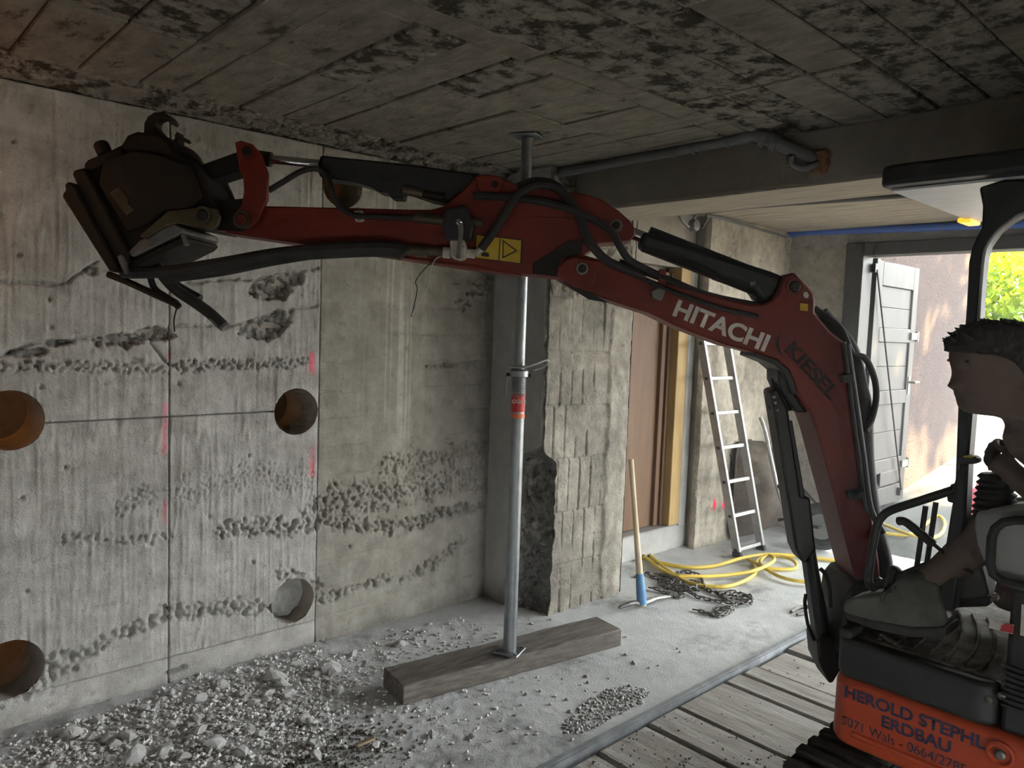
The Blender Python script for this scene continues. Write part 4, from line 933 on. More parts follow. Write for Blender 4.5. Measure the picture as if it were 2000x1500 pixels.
# --- canopy
CXL = 2.42
post = MB().prism([onx(x, y, CXL) for x, y in ((1911, 365), (1918, 401), (1916, 445), (1905, 465), (1896, 487), (1891, 513), (1887, 593), (1883, 647), (1870, 793), (1864, 951), (1853, 1020), (1843, 1085), (1826, 1190),
        (1862, 1195), (1876, 1085), (1885, 1020), (1891, 896), (1898, 810), (1911, 633), (1915, 567), (1921, 503), (1928, 479), (1947, 452), (1973, 431), (2000, 417), (2080, 404), (2120, 398), (2120, 345), (1960, 350))], (0.06, 0, 0)).build('canopy_post', M['black'], ex, 0.008)
MB().tube(spline([onx(x, y, CXL-0.004) for x, y in ((1911, 633), (1915, 567), (1921, 503), (1928, 479), (1947, 452), (1973, 431), (2000, 417), (2080, 404))], 5), 0.004, 6).build('edge_seal', M['seatgrey'], post)
cf = onx(1712, 345, 2.36)
rz = cf.z
roof = MB().prism([(x, y, rz-0.028) for x, y in footprint(0, 0.05, y0=-0.75, y1=cf.y, x0=2.36, x1=3.24)], (0, 0, 0.06)).build('canopy_roof', M['black'], ex, 0.012, 3)
MB().bx(2.43, 3.20, -0.7, cf.y-0.02, rz-0.036, rz-0.029).build('roof_liner', M['liner'], roof)
MB().bx(2.50, 2.58, -0.7, 0.66, rz-0.075, rz-0.036).build('roof_rail', M['black'], roof, 0.008)
MB().bx(2.50, 3.2, 0.60, 0.66, rz-0.075, rz-0.036).build('roof_rail', M['black'], roof, 0.008)
MB().bx(3.10, 3.22, cf.y-0.04, cf.y+0.005, rz-0.048, rz-0.030).build('marker_lamp', M['amber'], roof, 0.006)
MB().bx(3.12, 3.19, 0.52, 0.60, 0.70, rz-0.02).build('canopy_post', M['black'], ex, 0.012)
for x in (2.44, 3.12): MB().bx(x, x+0.07, -0.62, -0.54, 0.70, rz-0.02).build('canopy_post', M['black'], ex, 0.012)

# --- guard rail, levers, pedal
GX = 2.46
gp = lambda *a: [onx(x, y, GX) for x, y in a]
rail = MB().tube(spline(gp((1712, 1150), (1699, 1142), (1697, 1120), (1704, 1070), (1712, 1030), (1722, 1010), (1742, 996), (1800, 977), (1862, 957)), 6), 0.013, 12).build('guard_rail', M['black'], ex)
MB().tube(gp((1705, 1147), (1796, 1110), (1860, 1085)), 0.012, 12).build('lower_bar', M['black'], rail)
for a, b in (((1808, 988), (1790, 1111)), ((1828, 981), (1810, 1103))): MB().tube(gp(a, b), 0.008, 10).build('upright_bar', M['black'], rail)
MB().prism(gp((1848, 965), (1857, 945), (1868, 945), (1868, 985), (1850, 980)), (0.02, 0, 0)).build('rail_socket', M['black'], rail, 0.004)
lv = MB().tube(spline([onx(x, y, 2.42) for x, y in ((1752, 1018), (1768, 1019), (1790, 1036), (1824, 1064))], 5), [0.010]+[0.013]*14+[0.012], 10).build('travel_lever', M['rubber'], ex)
MB().tube([onx(x, y, 2.42) for x, y in ((1820, 1060), (1865, 1098), (1900, 1120))], 0.006, 8).build('lever_rod', M['black'], lv)
MB().tube(spline([onx(x, y, 2.46) for x, y in ((1738, 1150), (1744, 1125), (1752, 1108))], 5), [0.018]*10+[0.010], 10).build('pedal_lever', M['rubber'], ex)
for k in range(4):
    MB().tube([onx(1822+k*7, 1182+k*5, 2.46), onx(1842+k*7, 1171+k*5, 2.46)], 0.004, 6).build('pedal_bar', M['steel'], ex)
MB().tube([onx(1818, 1176, 2.46), onx(1826, 1200, 2.46), onx(1852, 1194, 2.46)], 0.004, 6).build('pedal_frame', M['steel'], ex)
q = onx(1853, 1198, 2.44); MB().lathe(q, (-1, 0, 0), [(0, 0.01), (0.012, 0.01), (0.016, 0.005)], 12).build('pedal_stop', M['white'], ex)
cl = MB().tube([onx(1690, 1215, 2.44), onx(1706, 1260, 2.40), onx(1722, 1280, 2.38)], 0.016, 10).build('pedal_arm', M['matmud'], ex)
MB().tube([onx(1722, 1240, 2.40), onx(1748, 1258, 2.38)], 0.010, 10).build('pedal_link', M['steel'], cl)
# left control console: bellows, joystick
JX = 2.40
prof = []
jb, jt = onx(1945, 1002, JX), onx(1943, 918, JX)
nb = 7
for k in range(nb):
    t = k/nb; prof += [((jt-jb).length*t, 0.062-0.022*t), ((jt-jb).length*(t+0.5/nb), 0.050-0.020*t)]
js = MB().lathe(jb, jt-jb, prof, 20).build('joystick_boot', M['rubber'], ex)
MB().tube([jt, onx(1938, 880, JX)], [0.016, 0.02], 12).build('joystick_grip', M['rubber'], js)
MB().prism([onx(x, y, JX) for x, y in ((1898, 1000), (1990, 1000), (2080, 1010), (2080, 1030), (1905, 1022))], (0.16, 0, 0)).build('console', M['blackpl'], ex, 0.01)
sl = MB().tube([onx(1866, 962, 2.44), onx(1885, 905, 2.42)], 0.010, 10).build('safety_lever', M['black'], ex)
MB().prism([onx(x, y, 2.40) for x, y in ((1868, 897), (1873, 891), (1890, 889), (1904, 892), (1912, 899), (1908, 906), (1872, 908))], (0.04, 0, 0)).build('lever_knob', M['blackpl'], sl, 0.008)
MB().prism([onx(x, y, 2.398) for x, y in ((1878, 891), (1890, 889), (1903, 892), (1897, 895), (1884, 894))], (0.03, 0, 0)).build('knob_cap', M['yhose'], sl, 0.003)

# --- undercarriage (turned to run along the room)
def track(y0, y1):
    x0, x1, zb, zt = 2.02, 3.58, -0.006, 0.375; r = (zt-zb)/2; cz = zb+r
    prof = []; n = 14
    for k in range(n+1): a = math.pi/2+math.pi*k/n; prof.append((x0+r+r*math.cos(a), cz+r*math.sin(a)))
    for k in range(n+1): a = -math.pi/2+math.pi*k/n; prof.append((x1-r+r*math.cos(a), cz+r*math.sin(a)))
    inner = [((x-(x0+x1)/2)*0.965+(x0+x1)/2, (z-cz)*0.86+cz) for x, z in prof]
    mb = MB(); m = len(prof)
    vs_ = [(x, y, z) for y in (y0, y1) for x, z in prof]+[(x, y, z) for y in (y0, y1) for x, z in inner]
    f = []
    for i in range(m):
        j = (i+1) % m
        f += [(i, j, m+j, m+i), (2*m+i, 3*m+i, 3*m+j, 2*m+j), (i, 2*m+i, 2*m+j, j), (m+i, m+j, 3*m+j, 3*m+i)]
    mb.add(vs_, f); tr_ = mb.build('track', M['trackrub'], ex)
    # lugs all the way round
    L = []
    for i in range(m): L.append(Vector((prof[i][0], 0, prof[i][1])))
    per = [0]
    for i in range(m): per.append(per[-1]+(L[(i+1) % m]-L[i]).length)
    nl = 46
    for k in range(nl):
        s = per[-1]*k/nl; i = max(j for j in range(m) if per[j] <= s+1e-9); t = (s-per[i])/max(per[i+1]-per[i], 1e-9)
        p = L[i].lerp(L[(i+1) % m], t); tg = (L[(i+1) % m]-L[i]).normalized(); nr = Vector((-tg.z, 0, tg.x))
        if nr.dot(p-Vector(((x0+x1)/2, 0, cz))) < 0: nr = -nr
        if p.z < 0.02: continue
        MB().box((p.x+nr.x*0.011, (y0+y1)/2, p.z+nr.z*0.011), (0.045, y1-y0-0.01, 0.026), (tg, Vector((0, 1, 0)), nr)).build('lug', M['trackrub'], tr_, 0.006)
    MB().bx(x0+0.16, x1-0.16, y0+0.03, y1-0.03, 0.09, 0.29).build('track_frame', M['black'], ex, 0.02)
    for x in (x0+0.2, x1-0.2): MB().cyl((x, y0+0.02, cz), (x, y1-0.02, cz), 0.15, 24).build('sprocket', M['black'], ex)
track(0.80, 1.03); track(-0.15, 0.08)
MB().bx(2.35, 3.25, 0.0, 0.85, 0.16, 0.34).build('undercarriage_frame', M['black'], ex, 0.02)
MB().cyl((2.8, 0.40, 0.33), (2.8, 0.40, 0.41), 0.30, 32).build('slew_ring', M['black'], ex)
# ------------------------------------------------------------------ person at the controls
person = empty('person', (2.62, 0.35, 0.7425))
tag(person, 'short-haired person in dark shirt and shorts leaning forward at the excavator controls', 'person')
HD = 1.98
HC = ond(1945, 720, HD); HF = -Vector((_rt[0], _rt[1], 0)); HWd = Vector((-HF.y, HF.x, 0))
def hf(x, y):
    d = Vector(ray(x, y)); c = Vector(CAM); nrm = HWd
    p = c+d*((HC-c).dot(nrm)/d.dot(nrm)); return ((p-HC).dot(HF), p.z)
def head_loft(levels, n=40, noise=0.0, seed=0):
    mb = MB(); vs_ = []; r = random.Random(seed)
    for y, xf, ext, xb, w in levels:
        ff, z = hf(xf, y); fb, zb = hf(xb, y); c = ff-(ff-fb)*0.45
        for k in range(n):
            t = 2*math.pi*k/n; ct, st = math.cos(t), math.sin(t)
            a = (ff-c) if ct > 0 else (c-fb)
            f = c+a*math.copysign(abs(ct)**0.8, ct)+(ext*HD/F_PX*math.exp(-(st*w/0.016)**2) if ct > 0 else 0)
            ww = w*math.copysign(abs(st)**0.85, st)
            q = 1+noise*(r.random()-0.5)
            vs_.append(HC+HF*(f*q)+HWd*(ww*q)+Vector((0, 0, z-HC.z+noise*0.08*(r.random()-0.5))))
    m = len(levels)
    f = [(i*n+k, i*n+(k+1) % n, (i+1)*n+(k+1) % n, (i+1)*n+k) for i in range(m-1) for k in range(n)]
    f += [tuple(range(n-1, -1, -1)), tuple((m-1)*n+k for k in range(n))]
    return mb.add(vs_, f)
LV = [(640, 1915, 0, 2005, 0.040), (648, 1888, 0, 2035, 0.060), (662, 1871, 0, 2052, 0.070), (680, 1863, 0, 2062, 0.075), (698, 1861, 0, 2066, 0.077), (712, 1864, 1, 2066, 0.077), (722, 1867, 2, 2065, 0.076), (735, 1868, 7, 2063, 0.075),
      (747, 1869, 15, 2060, 0.073), (755, 1870, 22, 2057, 0.072), (760, 1872, 15, 2055, 0.071), (765, 1871, 3, 2053, 0.069), (771, 1871, 5, 2050, 0.067), (776, 1873, 0, 2048, 0.064), (782, 1874, 3, 2046, 0.061), (792, 1875, 0, 2044, 0.055), (802, 1880, 0, 2045, 0.050),
      (808, 1898, 0, 2046, 0.050), (812, 1940, 0, 2048, 0.052), (820, 1968, 0, 2050, 0.055), (840, 1976, 0, 2058, 0.057), (870, 1985, 0, 2072, 0.060)]
def v3(*a): return Vector(a)
neck = ond(2025, 868, HD)
chest = v3(2.44, 0.34, 1.31); waist = v3(2.54, 0.21, 1.22); pelv = v3(2.62, 0.08, 1.20)
shL, shR = v3(2.26, 0.38, 1.32), v3(2.62, 0.42, 1.37)
hand = onx(1950, 900, 2.40); elL = v3(2.26, 0.30, 1.13); wrL = hand.lerp(elL, 0.30)
handR = v3(2.86, 0.62, 1.22); elR = v3(2.80, 0.36, 1.15)
kneeL = onx(1975, 1012, 2.46); ankL = onx(1795, 1150, 2.45); hipL, hipR = v3(2.53, 0.12, 1.19), v3(2.73, 0.12, 1.19)
kneeR, ankR = v3(2.84, 0.60, 1.13), v3(2.84, 0.66, 0.80)
def lerp_chain(mb, pts, n=10, sub=4):
    P = spline([p for p, _ in pts], sub); R = []
    rr = [r for _, r in pts]
    for i in range(len(P)):
        t = i/sub; k = min(int(t), len(rr)-2); R.append(rr[k]+(rr[k+1]-rr[k])*min(t-k, 1))
    mb.tube(P, R, n)
def solid(name, mb, mat, parent, voxel, smooth=6):
    o = mb.build(name, mat, parent, 0, 2, 0)
    m = o.modifiers.new('surface', 'REMESH'); m.mode = 'VOXEL'; m.voxel_size = voxel; m.use_smooth_shade = True
    s_ = o.modifiers.new('soft', 'SMOOTH'); s_.iterations = smooth; s_.factor = 0.5
    bpy.context.view_layer.update()
    me = bpy.data.meshes.new_from_object(o.evaluated_get(bpy.context.evaluated_depsgraph_get()))
    o.modifiers.clear(); o.data = me; me.name = name
    return o
bd = head_loft(LV)
lerp_chain(bd, [(neck+v3(0, 0.02, 0.03), 0.055), (neck, 0.062), (chest, 0.12), (waist, 0.125), (pelv, 0.14)], 14)
lerp_chain(bd, [(chest+v3(0, 0.02, 0.03), 0.07), (shL, 0.062), (elL, 0.043), (wrL, 0.030), (hand, 0.034)], 12)
lerp_chain(bd, [(chest+v3(0, 0.02, 0.03), 0.07), (shR, 0.062), (elR, 0.043), (handR, 0.032)], 12)
lerp_chain(bd, [(hipL, 0.088), (hipL.lerp(kneeL, 0.5), 0.075), (kneeL, 0.058), (kneeL.lerp(ankL, 0.32), 0.060), (kneeL.lerp(ankL, 0.7), 0.046), (ankL, 0.038)], 14)
lerp_chain(bd, [(hipR, 0.088), (kneeR, 0.058), (kneeR.lerp(ankR, 0.35), 0.058), (ankR, 0.038)], 12)
fd = (hand-wrL).normalized(); sd = v3(0.0, 0.0, 1).cross(fd).normalized(); upv = fd.cross(sd)
for i, L in enumerate((0.068, 0.078, 0.074, 0.058)):
    r0 = hand+fd*0.012+upv*(0.026-0.018*i)
    lerp_chain(bd, [(r0, 0.010), (r0+fd*L*0.45-sd*0.012, 0.0095), (r0+fd*L*0.62-sd*0.035, 0.009), (r0+fd*L*0.40-sd*0.05, 0.008)], 8)
lerp_chain(bd, [(wrL.lerp(hand, 0.7)+upv*0.015, 0.012), (hand+upv*0.040-sd*0.012, 0.011), (hand+upv*0.048+fd*0.03-sd*0.03, 0.009)], 8)
ear = ond(1965, 738, HD)+HWd*0.070
bd.tube(spline([ear+v3(0, 0, 0.03)+HF*-0.006, ear+HF*-0.02+v3(0, 0, 0.01), ear+HF*-0.012+v3(0, 0, -0.025), ear+HF*0.004+v3(0, 0, -0.03)], 4), 0.009, 8)
ear2 = ond(1965, 738, HD)-HWd*0.072
bd.tube(spline([ear2+v3(0, 0, 0.03)+HF*-0.006, ear2+HF*-0.02+v3(0, 0, 0.01), ear2+HF*-0.012+v3(0, 0, -0.025), ear2+HF*0.004+v3(0, 0, -0.03)], 4), 0.009, 8)
body = solid('body', bd, M['skin'], person, 0.0055, 3)
for s_ in (-1, 1):
    e_ = HC+HF*(hf(1872, 717)[0])+HWd*s_*0.030+v3(0, 0, hf(1872, 717)[1]-HC.z)
    MB().lathe(e_-HF*0.013, HF, [(0, 0.010), (0.006, 0.009), (0.009, 0.005), (0.010, 0.001)], 12).build('eye', M['dirtywhite'], person)
    MB().tube([e_+v3(0, 0, 0.016)+HWd*0.014+HF*0.001, e_+v3(0, 0, 0.018)-HWd*0.002+HF*0.004, e_+v3(0, 0, 0.016)-HWd*0.014+HF*0.002], 0.004, 6).build('eyebrow', M['hair'], person)
HL = [(626, 1925, 0, 1985, 0.02), (630, 1905, 0, 2015, 0.050), (637, 1886, 0, 2040, 0.068), (648, 1872, 0, 2058, 0.077), (662, 1862, 0, 2070, 0.081), (676, 1855, 0, 2076, 0.083), (684, 1857, 0, 2078, 0.083), (690, 1868, 0, 2079, 0.083), (698, 1886, 0, 2079, 0.0825), (708, 1908, 0, 2078, 0.082), (722, 1924, 0, 2076, 0.082), (738, 1934, 0, 2074, 0.081), (750, 1950, 0, 2072, 0.078), (765, 1972, 0, 2068, 0.073), (785, 1998, 0, 2064, 0.066)]
hair = head_loft(HL, 48, 0.07, 4)
rr = random.Random(8)
for k in range(160):
    x = rr.uniform(1862, 2010); y = 630+((x-1945)/85)**2*40 if x < 1945 else 630+((x-1945)/110)**2*40
    p = ond(x, y+10, HD)+HWd*rr.uniform(-0.05, 0.05)
    d = v3(0, 0, 1)*rr.uniform(0.3, 1)+HF*rr.uniform(-0.3, 0.9)+HWd*rr.uniform(-0.5, 0.5)
    hair.tube([p, p+d*0.016, p+d*0.026+HF*0.006], [0.008, 0.006, 0.001], 5)
hair.build('hair', M['hair'], person)
sh = MB()
lerp_chain(sh, [(neck+v3(0, -0.02, -0.03), 0.085), (chest+v3(0, 0.02, 0), 0.150), (waist, 0.150), (pelv, 0.155)], 16)
lerp_chain(sh, [(chest+v3(0, 0.02, 0.04), 0.09), (shL, 0.080), (shL.lerp(elL, 0.75), 0.066)], 12)
lerp_chain(sh, [(chest+v3(0, 0.02, 0.04), 0.09), (shR, 0.080), (shR.lerp(elR, 0.75), 0.066)], 12)
solid('shirt', sh, M['shirt'], person, 0.009, 3)
so = MB()
lerp_chain(so, [(pelv+v3(0, -0.02, 0), 0.15), (hipL, 0.105), (hipL.lerp(kneeL, 0.5), 0.088), (kneeL.lerp(hipL, 0.05), 0.074)], 14)
lerp_chain(so, [(pelv+v3(0, -0.02, 0), 0.15), (hipR, 0.105), (kneeR.lerp(hipR, 0.05), 0.074)], 14)
solid('shorts', so, M['shirt'], person, 0.009, 3)
def boot(dx, name='boot'):
    X = 2.40+dx
    sh_ = Vector((dx, 0, 0))
    b = MB().prism([onx(x, y, 2.40)+sh_ for x, y in ((1643, 1190), (1646, 1176), (1662, 1168), (1690, 1163), (1716, 1160), (1738, 1146), (1752, 1132), (1790, 1128), (1828, 1142), (1838, 1180), (1846, 1215), (1838, 1232), (1780, 1228), (1700, 1216), (1655, 1206))], (0.105, 0, 0))
    o = b.build(name, M['boot'], person, 0.028, 4)
    MB().prism([onx(x, y, 2.395)+sh_ for x, y in ((1645, 1196), (1700, 1212), (1780, 1226), (1848, 1224), (1846, 1245), (1780, 1246), (1700, 1228), (1652, 1212))], (0.115, 0, 0)).build('sole', M['boot_d'], o, 0.006)
    MB().prism([onx(x, y, 2.41)+sh_ for x, y in ((1750, 1140), (1756, 1122), (1800, 1118), (1834, 1134), (1832, 1160), (1790, 1155))], (0.085, 0, 0)).build('collar', M['boot_d'], o, 0.02, 3)
    for k in range(4):
        a = onx(1722+k*9, 1160-k*7, 2.40)+sh_
        MB().tube(spline([a+v3(-0.002, 0, -0.02), a+v3(0.02, 0, 0.006), a+v3(0.08, 0.01, 0.008), a+v3(0.107, 0.01, -0.02)], 4), 0.004, 6).build('lace', M['boot_d'], o)
    return o
boot(0.0)
boot(0.40)

# ------------------------------------------------------------------ steel prop on its timber
pb, pt_ = onz(995, 1272, 0.094), onz(1030, 268, CEIL-0.012)
pr = empty('steel_prop', tuple(pb)); tag(pr, 'galvanised adjustable steel prop standing on the timber beam', 'prop')
ax_ = (pt_-pb).normalized(); Lp = (pt_-pb).length
def pz(t): return pb+ax_*t
tmid = (ond(1013, 712, (pb-Vector(CAM)).dot(Vector(_fw))).z-pb.z)/ax_.z
MB().cyl(pz(0.008), pz(tmid-0.03), 0.032, 24).build('outer_tube', M['galv'], pr)
MB().cyl(pz(tmid-0.05), pz(Lp-0.006), 0.0255, 24).build('inner_tube', M['galv'], pr)
def hexplate(name, c, s, h):
    a = math.radians(25); A = (v3(math.cos(a), math.sin(a), 0), v3(-math.sin(a), math.cos(a), 0), ZV)
    o = MB().box(c, (s, s, h), A).build(name, M['galv'], pr, 0.012, 3); return o
bp_o = hexplate('base_plate', pb+v3(0, 0, 0.004), 0.125, 0.010); hexplate('top_plate', pt_+v3(0, 0, 0.004), 0.125, 0.010)
for sx in (-1, 1):
    for sy in (-1, 1):
        a = math.radians(25); q = pb+v3(math.cos(a)*sx*0.045-math.sin(a)*sy*0.045, math.sin(a)*sx*0.045+math.cos(a)*sy*0.045, 0.009)
        MB().cyl(q, q+v3(0, 0, 0.002), 0.008, 10).build('bolt_hole', M['black'], bp_o)
MB().lathe(pz(tmid-0.055), ax_, [(0, 0.036), (0.004, 0.044), (0.030, 0.044), (0.034, 0.038), (0.040, 0.034)], 24).build('collar_nut', M['galv'], pr)
rv = Vector(_rt); fv = Vector((_fw[0], _fw[1], 0))
hc = pz(tmid-0.005)
MB().tube(spline([hc-rv*0.045, hc-fv*0.045, hc+rv*0.03-fv*0.045+v3(0, 0, 0.003), hc+rv*0.085-fv*0.03+v3(0, 0, 0.022), hc+rv*0.122-fv*0.01+v3(0, 0, 0.036), hc+rv*0.134+v3(0, 0, 0.026), hc+rv*0.115+fv*0.02+v3(0, 0, 0.004), hc+rv*0.07+fv*0.03+v3(0, 0, -0.016)], 6), 0.0065, 8).build('locking_handle', M['alu'], pr)
MB().cyl(pz(tmid-0.045)-rv*0.06, pz(tmid-0.045)+rv*0.055, 0.008, 10).build('lug', M['rusty'], pr)
MB().tube([pz(tmid-0.05)-rv*0.056, pz(tmid-0.14)-rv*0.059], 0.0022, 6).build('wire', M['galv'], pr)
for k in range(16): MB().tube([pz(tmid-0.052-0.006*k)+(rv*math.cos(a)+fv*math.sin(a))*0.033 for a in [2*math.pi*j/16 for j in range(16)]], 0.0022, 5, True).build('thread', M['galv'], pr)
def sleeve(name, t0, t1, mat):
    mb = MB(); n = 24; vs_ = []
    for t in (t0, t1):
        for k in range(n+1):
            a = math.pi*(1.0+1.15*k/n)-0.25; vs_.append(pz(t)+(rv*math.cos(a)+fv*math.sin(a))*0.0335)
    mb.add(vs_, [(k, k+1, n+2+k, n+1+k) for k in range(n)]); return mb.build(name, M[mat], pr, normals=False)
ts0 = (ond(1008, 825, 3.4).z-pb.z)/ax_.z; ts1 = (ond(1010, 775, 3.4).z-pb.z)/ax_.z
sleeve('sticker', ts0+0.03, ts1, 'stickerred'); sleeve('sticker', ts0, ts0+0.022, 'stickeror')
so_ = pz(ts0+(ts1-ts0)*0.62)-fv*0.0345-rv*0.030
text_part('lettering', 'OGER', so_, rv, ax_, -fv, 0.018, 'white', pr, 0.02, 1.0)

tb_a, tb_b = onz(787, 1340, 0.09), onz(1215, 1229, 0.09); tb_c = onz(753, 1326, 0.09)
td = (tb_b-tb_a); tl = td.length; td.normalize(); tn = v3(-td.y, td.x, 0); tw = 0.205
tm = MB()
nseg = 14; r = random.Random(3)
for i in range(nseg+1):
    c = tb_a+td*tl*i/nseg; j = r.uniform(-0.003, 0.003)
    for (w_, z_) in ((0, 0.0), (tw, 0.0), (tw, 0.09), (0, 0.09)): tm.v.append(tuple(v3(c.x, c.y, 0)+tn*(w_+j)+v3(0, 0, z_+(j*0.6 if z_ else 0))))
for i in range(nseg):
    for k in range(4): tm.f.append((i*4+k, i*4+(k+1) % 4, (i+1)*4+(k+1) % 4, (i+1)*4+k))
tm.f += [(3, 2, 1, 0), tuple(nseg*4+k for k in range(4))]
tmb = tm.build('timber_beam', M['timber'], None, 0.006, 2, 30); tag(tmb, 'dark squared timber lying on the floor under the prop', 'timber')

# ------------------------------------------------------------------ pickaxe leaning at the pier
p0, p1 = onz(1253, 1170, 0.05), ony(1232, 897, 2.87)
pk = empty('pickaxe', (p0.x, p0.y, 0)); tag(pk, 'pickaxe with blue-painted head standing upright beside the pier', 'pickaxe')
d = (p1-p0).normalized(); Lh = (p1-p0).length
MB().tube([p0-d*0.04, p0+d*0.10, p0+d*0.3, p0+d*Lh*0.6, p1], [0.026, 0.022, 0.019, 0.016, 0.017], 14).build('handle', M['handlewood'], pk)
MB().tube([p0-d*0.03, p0+d*0.06, p0+d*0.15], [0.032, 0.029, 0.024], 14).build('socket', M['bluepaint'], pk)
hb = p0-d*0.025
ha, hz2 = onz(1208, 1187, 0.012), onz(1310, 1165, 0.015)
MB().tube(spline([ha, ha.lerp(hb, 0.6)+v3(0, 0, 0.012), hb, hb.lerp(hz2, 0.5)+v3(0, 0, 0.01), hz2], 6), [0.006]+[0.012]*3+[0.016]*7+[0.02]*6+[0.015]*5+[0.01]*2+[0.005], 8).build('pick_head', M['steel'], pk)

# ------------------------------------------------------------------ aluminium ladder
la, lb_ = onz(1441, 1088), onz(1487, 1074); la2, lb2 = ony(1370, 668, 3.14), ony(1418, 680, 3.14)
ld = empty('ladder', tuple((la+lb_)/2)); tag(ld, 'aluminium rung ladder leaning against the rough wall', 'ladder')
lax = (la2-la).normalized(); lside = (lb_-la).normalized(); ldep = lax.cross(lside).normalized()
LL = 1.97
for o_ in (la, lb_): MB().box(o_+lax*LL/2, (0.026, 0.062, LL), (lside, ldep, lax)).build('stile', M['alu'], ld, 0.003)
z0 = 0.055
for k in range(8):
    c = la+lax*(z0+0.262*k)
    if z0+0.262*k > LL: break
    e2 = lb_+lax*(z0+0.262*k)
    MB().box((c+e2)/2, ((e2-c).length, 0.030, 0.028), (lside, ldep, lax)).build('rung', M['alu'], ld, 0.004)
    MB().box(c-lside*0.0145+ldep*0.0, (0.004, 0.024, 0.022), (lside, ldep, lax)).build('rung_plug', M['black'], ld)
for o_ in (la, lb_): MB().box(o_+lax*0.02, (0.034, 0.07, 0.045), (lside, ldep, lax)).build('foot', M['black'], ld, 0.004)

# ------------------------------------------------------------------ wheelbarrow tipped up against the wall
wb_o = onz(1478, 1050)
wb = empty('wheelbarrow', tuple(wb_o)); tag(wb, 'muddy wheelbarrow tipped upright behind the ladder', 'wheelbarrow')
WA = (v3(_rt[0], _rt[1], 0)*0.80-v3(_fw[0], _fw[1], 0)*0.60).normalized()   # from rim towards the belly of the tray
WB_ = v3(-WA.y, WA.x, 0)
def wpt(a, b, z): return v3(wb_o.x, wb_o.y, 0)+WA*a+WB_*b+v3(0, 0, z)
def rrect(a, hb_, z0_, z1_, r_, n=5, lean=0.0):
    out = []
    for cb, cz_, a0 in ((hb_-r_, z1_-r_, 0), (-hb_+r_, z1_-r_, 90), (-hb_+r_, z0_+r_, 180), (hb_-r_, z0_+r_, 270)):
        for k in range(n+1):
            t = math.radians(a0+90*k/n); out.append(wpt(a+lean*(cz_+r_*math.sin(t)), cb+r_*math.cos(t), cz_+r_*math.sin(t)))
    return out
rings = [rrect(-0.10, 0.31, 0.02, 0.80, 0.10), rrect(-0.085, 0.30, 0.025, 0.79, 0.11), rrect(0.02, 0.26, 0.06, 0.74, 0.13), rrect(0.12, 0.20, 0.12, 0.62, 0.13), rrect(0.17, 0.12, 0.20, 0.52, 0.10)]
tr_m = MB(); n = len(rings[0])
inner = [[p+(-WA)*0.012 for p in rg] for rg in rings]
for rg in rings: tr_m.v += [tuple(p) for p in rg]
for i in range(len(rings)-1):
    for k in range(n): tr_m.f.append((i*n+k, i*n+(k+1) % n, (i+1)*n+(k+1) % n, (i+1)*n+k))
tr_m.f.append(tuple((len(rings)-1)*n+k for k in range(n)))
tray = tr_m.build('tray', M['barrow'], wb); so2 = tray.modifiers.new('wall', 'SOLIDIFY'); so2.thickness = 0.006
MB().tube(rings[0], 0.010, 8, True).build('tray_rim', M['barrow'], tray)
for sgn in (-1, 1):
    pts = [wpt(0.05, sgn*0.24, 1.02), wpt(0.10, sgn*0.24, 0.90), wpt(0.17, sgn*0.22, 0.62), wpt(0.24, sgn*0.16, 0.35), wpt(0.36, sgn*0.07, 0.20)]
    MB().tube(spline(pts, 5), 0.015, 10).build('handle_tube', M['alu'], wb)
    MB().tube([wpt(0.20, sgn*0.20, 0.50), wpt(0.42, sgn*0.20, 0.30), wpt(0.22, sgn*0.18, 0.22)], 0.013, 8).build('leg', M['rusty'], wb)
wc = ongr(1588, 1062); wc = v3(wc.x, wc.y, 0.0)
wcen = wpt(0.50, 0, 0.19)
whl = MB().tube([wcen+WA*0.14*math.cos(2*math.pi*k/28)+v3(0, 0, 0.14*math.sin(2*math.pi*k/28)) for k in range(28)], 0.048, 12, True).build('wheel', M['rubber'], wb)
MB().cyl(wcen-WB_*0.03, wcen+WB_*0.03, 0.10, 24).build('rim', M['greypipe'], whl)
MB().tube([wpt(0.36, 0.07, 0.20), wpt(0.50, 0.07, 0.19)], 0.012, 8).build('fork', M['rusty'], wb)
MB().tube([wpt(0.36, -0.07, 0.20), wpt(0.50, -0.07, 0.19)], 0.012, 8).build('fork', M['rusty'], wb)
MB().cyl(wpt(0.50, -0.08, 0.19), wpt(0.50, 0.08, 0.19), 0.010, 10).build('axle', M['steel'], wb)

# ------------------------------------------------------------------ yellow hose, chain, hook, cable
def fl_pts(px, z): 
    out = []
    for i, p in enumerate(px):
        q = ongr(p[0], p[1]); zz = z+(p[2] if len(p) > 2 else 0.0); q2 = onz(p[0], p[1], q.z+zz); out.append(q2)
    return out
hp = [(1218, 1028), (1232, 1045), (1260, 1075), (1300, 1110, 0.01), (1345, 1138), (1400, 1146), (1440, 1140), (1475, 1120), (1474, 1100), (1500, 1085, 0.02), (1545, 1092, 0.02), (1553, 1110), (1500, 1110), (1460, 1092, 0.02)]
hp2 = [(1216, 1079), (1260, 1092), (1330, 1107), (1390, 1106), (1450, 1090, 0.02), (1500, 1083, 0.02), (1560, 1086, 0.01), (1640, 1095), (1700, 1090)]
hp3 = [(1217, 1056), (1245, 1075), (1300, 1118), (1360, 1126), (1430, 1122), (1480, 1112, 0.02), (1512, 1094, 0.03), (1500, 1085, 0.03), (1485, 1100, 0.01), (1520, 1125), (1570, 1136), (1640, 1135)]
yh = MB().tube(spline(fl_pts(hp2, 0.014), 8), 0.0135, 10).build('garden_hose', M['yhose'], None); tag(yh, 'yellow hose running straight past the ladder foot on the floor', 'hose')
